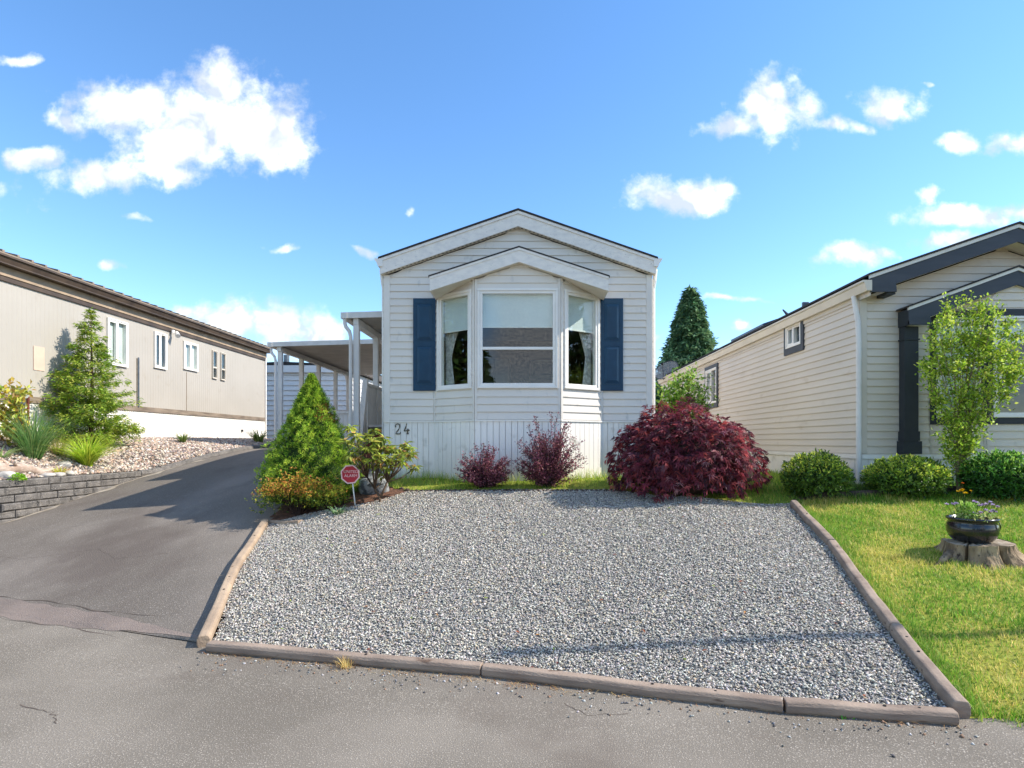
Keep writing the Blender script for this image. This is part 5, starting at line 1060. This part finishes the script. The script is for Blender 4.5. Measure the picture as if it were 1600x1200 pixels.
def conifer(name, label, base, H, R, tiers, per, cols, L, Wd, clump, droop, spr, kind='needle', bark='bark', bare=.0, rise=.0, trunk=.1):
    T = thing(name, base, label, 'tree'); m = MB(); m.tube([base, (base[0]+.01*H, base[1], base[2]+H*.5), (base[0], base[1], base[2]+H)], [trunk, trunk*.6, trunk*.08], 8); m.build('trunk', bark, T)
    br = MB(); Ps, Ds = [], []
    for i in range(tiers):
        t = i/(tiers-1); z = H*(bare+(1-bare)*t*.985); r = R*(1-t)**.82*random.uniform(.82, 1.12)+.02*R; k = max(3, int(per*(1-t*.55)))
        for j in range(k):
            a = random.uniform(0, 6.283); rr = r*random.uniform(.7, 1.12); p0 = np.array([base[0], base[1], base[2]+z]); d = np.array([math.cos(a), math.sin(a), 0]); p1 = p0+d*rr*.55+[0, 0, rise*rr*.6]; p2 = p0+d*rr+[0, 0, rise*rr-droop*rr]
            br.tube([tuple(p0), tuple(p1), tuple(p2)], [trunk*.16*(1-t*.7), trunk*.1*(1-t*.7), .002], 4)
            nn = max(4, int(clump*(rr/R+.12))); u = RNG.uniform(.12, 1.0, (nn, 1))**.8; c = (1-u)**2*p0+2*u*(1-u)*p1+u*u*p2; side = np.array([-d[1], d[0], 0]); wv = (RNG.uniform(-1, 1, (nn, 1)))*spr*rr*(1-u*.75)
            Ps.append(c+side*wv+[0, 0, 1]*RNG.normal(-.02*rr, .035*rr+.01, (nn, 1))); Ds.append(np.tile(d, (nn, 1))*.8+side*np.sign(wv)*.6)
    br.build('branches', bark, T)['kind'] = 'stuff'; Ps = np.concatenate(Ps); Ds = np.concatenate(Ds); n = len(Ps); k = 4; P_ = np.repeat(Ps, k, 0)+RNG.normal(0, L*.25, (n*k, 3)); Dr = np.repeat(Ds, k, 0)+RNG.normal(0, .45, (n*k, 3))+[0, 0, -droop*.5]
    col = np.repeat(palette(n, cols, .16), k, 0)*RNG.uniform(.85, 1.15, (n*k, 1))
    leaves('crown', P_, Dr, RNG.normal(0, .5, (n*k, 3))+[0, 0, 1], RNG.uniform(.7, 1.2, n*k)*L, RNG.uniform(.8, 1.2, n*k)*Wd, kind, col, T, .1, .15); return T
Yc = 42.0; bc = ((1079-VX)/FPX*Yc, Yc, 1.4); conifer('tall_conifer', 'tall blue-green conifer far behind the tan home', bc, HC+(VY-452)/FPX*Yc-1.4, 3.9, 48, 22, [(76, 106, 74), (96, 124, 86), (60, 88, 64), (118, 142, 102)], .42, .16, 56, .25, .3, trunk=.25, rise=.12)
pb = GB(133, 696); Yc = pb[1]+.15; bc = (pb[0], Yc, zbf(pb[0], Yc)); Hc = HC+(VY-484)/FPX*Yc-bc[2]
conifer('young_cedar', 'feathery young cedar growing in front of the beige home', bc, Hc, 68*Yc/FPX, 24, 10, [(124, 148, 48), (104, 132, 44), (150, 166, 62), (84, 112, 42), (166, 172, 78)], .085, .020, 46, .12, .42, trunk=.045, rise=.34, kind='leaf')
# ornamental plants in the pebble bed
strappy(52, 716, 'tall blue-green ornamental grass above the driftwood', 'ornamental_grass', 'grass clump', 420, 1.2, .014, [(98, 132, 74), (116, 150, 86), (78, 110, 62), (140, 160, 100)], (.15, .95), .16, zbf, 'grass clumps in the pebble bed', .12)
strappy(90, 712, 'fine tan-plumed grass between the two larger clumps', 'ornamental_grass', 'grass clump', 150, .72, .008, [(150, 146, 84), (168, 150, 100), (126, 140, 70), (150, 120, 96)], (.3, 1.0), .2, zbf, 'grass clumps in the pebble bed', .08)
strappy(136, 728, 'bright yellow-green arching grass in front of the cedar', 'ornamental_grass', 'grass clump', 420, 1.0, .018, [(164, 184, 58), (186, 200, 74), (136, 164, 50)], (.35, 1.3), .38, zbf, 'grass clumps in the pebble bed', .09)
strappy(94, 742, 'small yellow-green grass tuft at the end of the driftwood', 'ornamental_grass', 'grass clump', 90, .27, .012, [(160, 180, 62), (184, 176, 72), (200, 150, 70)], (.4, 1.2), .3, zbf, 'grass clumps in the pebble bed', .05)
strappy(4, 716, 'arching pale grass fountain at the left edge above the driftwood', 'ornamental_grass', 'grass clump', 60, .6, .014, [(166, 180, 120), (140, 160, 96)], (.9, 1.6), .5, zbf, 'grass clumps in the pebble bed', .06)
strappy(285, 692, 'small grey-green fern against the white skirting', 'fern', 'plant', 60, .42, .028, [(110, 128, 66), (132, 148, 80), (88, 106, 54)], (.4, 1.2), .25, zbf, 'small plants along the left skirting')
strappy(405, 692, 'bushy fern at the end of the white skirting', 'fern', 'plant', 90, .58, .032, [(112, 126, 60), (136, 144, 76), (90, 104, 50)], (.3, 1.0), .2, zbf, 'small plants along the left skirting', .12)
b = GB(27, 752); T = thing('sedum', b, 'tiny bright green sedum mound beside the boulder', 'plant'); C, D = dome(420, (b[0], b[1], b[2]+.03), (.10, .09, .09), -.1); leaves('foliage', C, D+RNG.normal(0, .4, C.shape), RNG.normal(0, 1, C.shape), .03, .016, 'leaf', palette(len(C), [(150, 186, 50), (120, 160, 40)], .12), T)
b = GB(4, 716); T0 = (b[0]-.15, b[1]+.5, zbf(b[0]-.15, b[1]+.5)); stemmy(T0, [P(px, py, T0[1]+random.uniform(-.2, .2)) for px, py in [(-20,610),(0,606),(14,600),(24,612),(30,628),(36,650),(18,640),(6,650),(28,670),(-10,640),(12,676),(38,606),(-16,680)]], 'yellow and bronze leaved shrub at the left edge of the frame', 'bronze_shrub', 'shrub', [(168, 166, 62), (176, 150, 66), (130, 148, 54), (150, 120, 60), (190, 188, 92)], .11, .055, 11, 'bark', .01, .07, .35)

# ------------------------------------------------------------------ sign, stump and flower pot, cable, far trees
b = G(556, 793); zc = HC+(VY-741)/FPX*b[1]; R = 15.6*b[1]/FPX; xs = (548-VX)/FPX*b[1]
Sg = thing('yard_sign', b, 'red octagonal alarm sign on a thin white stake by the azalea', 'sign')
MB().tube([(b[0], b[1], b[2]-.05), (xs+.02, b[1], zc-R*.5)], .0085, 8).build('stake', 'frame_white', Sg, True)
oc = lambda r, y: [(xs+r*math.cos(math.pi/8+k*math.pi/4+.09), y, zc+r*math.sin(math.pi/8+k*math.pi/4+.09)) for k in range(8)]
MB().extr(oc(R, b[1]-.022), (0, .006, 0)).build('border', 'sign_white', Sg); pl = MB().extr(oc(R*.86, b[1]-.0245), (0, .004, 0)).build('plate', 'sign_red', Sg)
def text(body, x, y, z, size, parent):
    cu = bpy.data.curves.new('lettering', 'FONT'); cu.body = body; cu.size = size; cu.align_x = 'CENTER'; cu.align_y = 'CENTER'; cu.extrude = .0006; cu.materials.append(MATS['sign_white'])
    t_ = bpy.data.objects.new('lettering', cu); COL.objects.link(t_); me = bpy.data.meshes.new_from_object(t_.evaluated_get(bpy.context.evaluated_depsgraph_get())); bpy.data.objects.remove(t_); me.materials.clear(); me.materials.append(MATS['sign_white']); o = bpy.data.objects.new('lettering', me); COL.objects.link(o); o.location = (x, y, z); o.rotation_euler = (math.radians(90), 0, 0); W[o] = Vector((x, y, z)); attach(o, parent); return o
text('UNITED', xs+.01, b[1]-.0262, zc+.035, .056, Sg); text('ALARM', xs+.01, b[1]-.0262, zc-.02, .056, Sg)

def stump():
    b = G(1519, 868); c = Vector((b[0], b[1]+.02, b[2])); s = c.y/FPX; ztop = HC+(VY-848)/FPX*c.y; h = ztop-c.z+.01
    T = thing('tree_stump', c, 'old cracked tree stump with flaring roots on the lawn', 'stump')
    # one flared mass of bark, split by deep clefts
    V, F = [], []; nu, nv = 120, 14; clefts = [(-1.32, .055, .62), (-2.35, .05, .5), (.35, .05, .5), (1.7, .07, .4), (2.9, .05, .5)]; roots = [(-2.75, .22, .55), (-1.75, .34, .28), (-.62, .42, .62), (.9, .3, .4), (2.3, .3, .35)]
    for q in range(nv+1):
        t = q/nv; fl = (1-t)**2.3
        for i in range(nu):
            a = -math.pi+2*math.pi*i/nu; df = lambda x: abs((a-x+math.pi) % (2*math.pi)-math.pi)
            r = .275+.04*math.cos(a+.6)+.05*max(0, math.cos(a-.1))
            r *= 1+fl*(.18+sum(g*math.exp(-(df(x)/w)**2) for x, w, g in roots))
            r *= 1-sum(dp*math.exp(-(df(x)/w)**2)*(.55+.45*t) for x, w, dp in clefts)
            r *= 1+.05*mnoise.noise(Vector((math.cos(a)*5, math.sin(a)*5, t*1.2)))+.03*mnoise.noise(Vector((math.cos(a)*16, math.sin(a)*16, t*2.5)))
            x, y = c.x+r*math.cos(a), c.y+r*math.sin(a); hz = h*(1+.10*max(0, math.cos(a+.2))+.05*math.sin(a*3))
            V.append((x, y, (zgf(x, y)-.02)*(1-t)+(c.z+hz-(.0 if r > .2 else .05))*t))
    F = [(q*nu+i, q*nu+(i+1) % nu, (q+1)*nu+(i+1) % nu, (q+1)*nu+i) for q in range(nv) for i in range(nu)]
    MB().add(V, F).build('bark', 'stump_bark', T)
    top = V[nv*nu:]; V2 = [(x, y, z-.004) for x, y, z in top]+[(c.x+(x-c.x)*.5, c.y+(y-c.y)*.5, c.z+h*.99+.008*math.sin(k)) for k, (x, y, z) in enumerate(top)]+[(c.x, c.y, c.z+h*.97)]
    MB().add(V2, [(i, (i+1) % nu, nu+(i+1) % nu, nu+i) for i in range(nu)]+[(nu+i, nu+(i+1) % nu, 2*nu) for i in range(nu)]).build('cut_face', 'stump_top', T)
    for p in ([(-.26, -.08, .05), (-.40, -.16, .025), (-.52, -.22, -.01)],):
        MB().tube([(c.x+x, c.y+y, zgf(c.x+x, c.y+y)+z) for x, y, z in p], [.045, .03, .012], 8).build('root', 'stump_bark', T, True)
    # iron cauldron planter on top
    zt = c.z+h; pc = (c.x+.015, c.y, zt+.004); Pn = thing('cauldron_planter', pc, 'glossy black cauldron pot of flowers sitting on the stump', 'pot')
    k = .87
    prof = [(.145, 0), (.19, .015), (.225, .05), (.247, .10), (.25, .14), (.243, .18), (.228, .205), (.238, .215), (.252, .225), (.252, .24), (.24, .246), (.222, .24), (.215, .21)]
    MB().lathe([(r*k, z*1.0) for r, z in prof], pc, 40).build('bowl', 'pot_black', Pn, True)
    MB().tube([(pc[0]+.215, pc[1]-.02, pc[2]+.205), (pc[0]+.25, pc[1]-.03, pc[2]+.19), (pc[0]+.262, pc[1]-.03, pc[2]+.14), (pc[0]+.246, pc[1]-.03, pc[2]+.09), (pc[0]+.214, pc[1]-.03, pc[2]+.075)], .0055, 6).build('handle', 'pot_black', Pn, True)
    for a in (.6, 2.6, 4.7): MB().tube([(pc[0]+.12*math.cos(a), pc[1]+.12*math.sin(a), pc[2]+.01), (pc[0]+.13*math.cos(a), pc[1]+.13*math.sin(a), pc[2]-.012)], .02, 8).build('foot', 'pot_black', Pn)
    MB().lathe([(.185, 0), (.175, .012), (.02, .022)], (pc[0], pc[1], pc[2]+.212), 20).build('soil', 'potting_soil', Pn)
    zs = pc[2]+.225
    Fl = thing('marigold_plant', (pc[0]-.05, pc[1], zs), 'leafy plant with yellow blooms in the cauldron', 'flower', 'flowers in the cauldron'); n = 520; u = RNG.uniform(0, 1, n)
    C = np.stack([pc[0]-.05+RNG.normal(0, .045, n)*(1-.4*u), pc[1]+RNG.normal(0, .045, n), zs+u*.16], 1); leaves('foliage', C, RNG.normal(0, .7, (n, 3))+[0, 0, .5], RNG.normal(0, 1, (n, 3)), .035, .013, 'leaf', palette(n, [(134, 164, 70), (110, 146, 58), (164, 186, 100)], .12), Fl)
    def bloom(px, py, r, m, par, yoff=0):
        q = Vector(P(px, py, pc[1]+yoff)); mb = MB(); mb.tube([(pc[0]+(q.x-pc[0])*.6, pc[1], zs), (q.x, q.y, q.z)], [.003, .002], 4); mb.build('stem', 'inner_green', par)
        n = 26; a = RNG.uniform(0, 6.28, n); D = np.stack([np.cos(a), np.sin(a)*.7-.3, RNG.uniform(-.1, .9, n)], 1); leaves('bloom', np.tile(np.array(q), (n, 1)), D, RNG.normal(0, .4, (n, 3))+[0, -.3, 1], r, r*.55, 'petal', palette(n, m, .08), par, .2, .1)
    for px, py, r in ((1502, 767, .024), (1508, 771, .026), (1496, 768, .018), (1517, 767, .013), (1504, 765, .018)): bloom(px, py, r, [(250, 208, 24), (240, 190, 16)], Fl)
    bloom(1504, 755, .014, [(240, 130, 50)], Fl)
    Pu = thing('lilac_flowers', (pc[0]+.06, pc[1], zs), 'lilac and white flower clusters spilling around the cauldron rim', 'flower', 'flowers in the cauldron'); n = 380
    C = np.stack([pc[0]+RNG.uniform(-.16, .19, n), pc[1]+RNG.normal(-.03, .07, n), zs+RNG.uniform(-.01, .06, n)], 1); leaves('foliage', C, RNG.normal(0, .7, (n, 3))+[0, 0, .4], RNG.normal(0, 1, (n, 3)), .03, .014, 'leaf', palette(n, [(120, 146, 76), (150, 166, 96), (176, 176, 110)], .12), Pu)
    for px, py in ((1479, 788), (1489, 788), (1494, 787), (1522, 784), (1527, 786), (1531, 790), (1536, 789), (1541, 788), (1547, 785), (1559, 792), (1551, 798), (1547, 800), (1522, 802), (1528, 803), (1532, 801), (1555, 800), (1513, 799), (1540, 797), (1551, 789)): bloom(px, py, .023, [(206, 176, 214), (180, 150, 200), (232, 216, 230)], Pu, random.uniform(-.1, .05))
stump()
# slim lamp post just right of the frame: its shadow crosses the gravel and the lawn
LP = thing('lamp_post', (9.6, 4.36, zgf(9.6, 4.36)), 'slim grey street lamp post beside the lawn, known by its long shadow', 'lamp post')
z0 = zgf(9.6, 4.36); MB().tube([(9.6, 4.36, z0-.1), (9.6, 4.36, z0+8.0)], [.06, .035], 14).build('pole', 'metal_grey', LP, True); MB().tube([(9.6, 4.36, z0-.02), (9.6, 4.36, z0+.3)], .12, 14).build('base', 'metal_grey', LP, True)
MB().lathe([(.05, 0), (.065, .05), (.06, .28), (.07, .30), (.02, .36)], (9.6, 4.36, z0+8.0), 14).build('lamp_head', 'metal_grey', LP, True)
# across the street, seen only in the window glass
def far_side():
    H = thing('brown_house', (1.5, -17, 0), 'brown bungalow across the street mirrored in the window glass', 'house'); MB().box(-2.5, 7.5, -21, -17, -.1, 2.7).build('wall', 'brown_siding', H); MB().extr([(-3, -21.3, 2.7), (-3, -16.7, 2.7), (-3, -19, 4.1)], (11, 0, 0)).build('roof', 'shingle', H)
    for i, (x, y, h, r) in enumerate([(-6.5, -14, 6.5, 2.0), (-10, -17, 7.5, 2.4), (-3.4, -22, 8, 2.4), (4.5, -24, 7, 2.4), (10, -18, 7, 2.2), (-12.0, 6.4, 8.5, 2.0), (16.5, 4.4, 8.0, 2.2)]):
        conifer('street_conifer', 'dark conifer across the street, %s, mirrored in the glass' % ('nearest the driveway', 'leftmost', 'left of the brown bungalow', 'behind the brown bungalow', 'right of the brown bungalow', 'on the lot left of the frame', 'on the lot right of the frame')[i], (x, y, -.1), h, r, 20, 10, [(70, 96, 44), (92, 118, 52), (52, 76, 36)], .42, .16, 22, .2, .3, trunk=.15)['group'] = 'conifers across the street'
far_side()
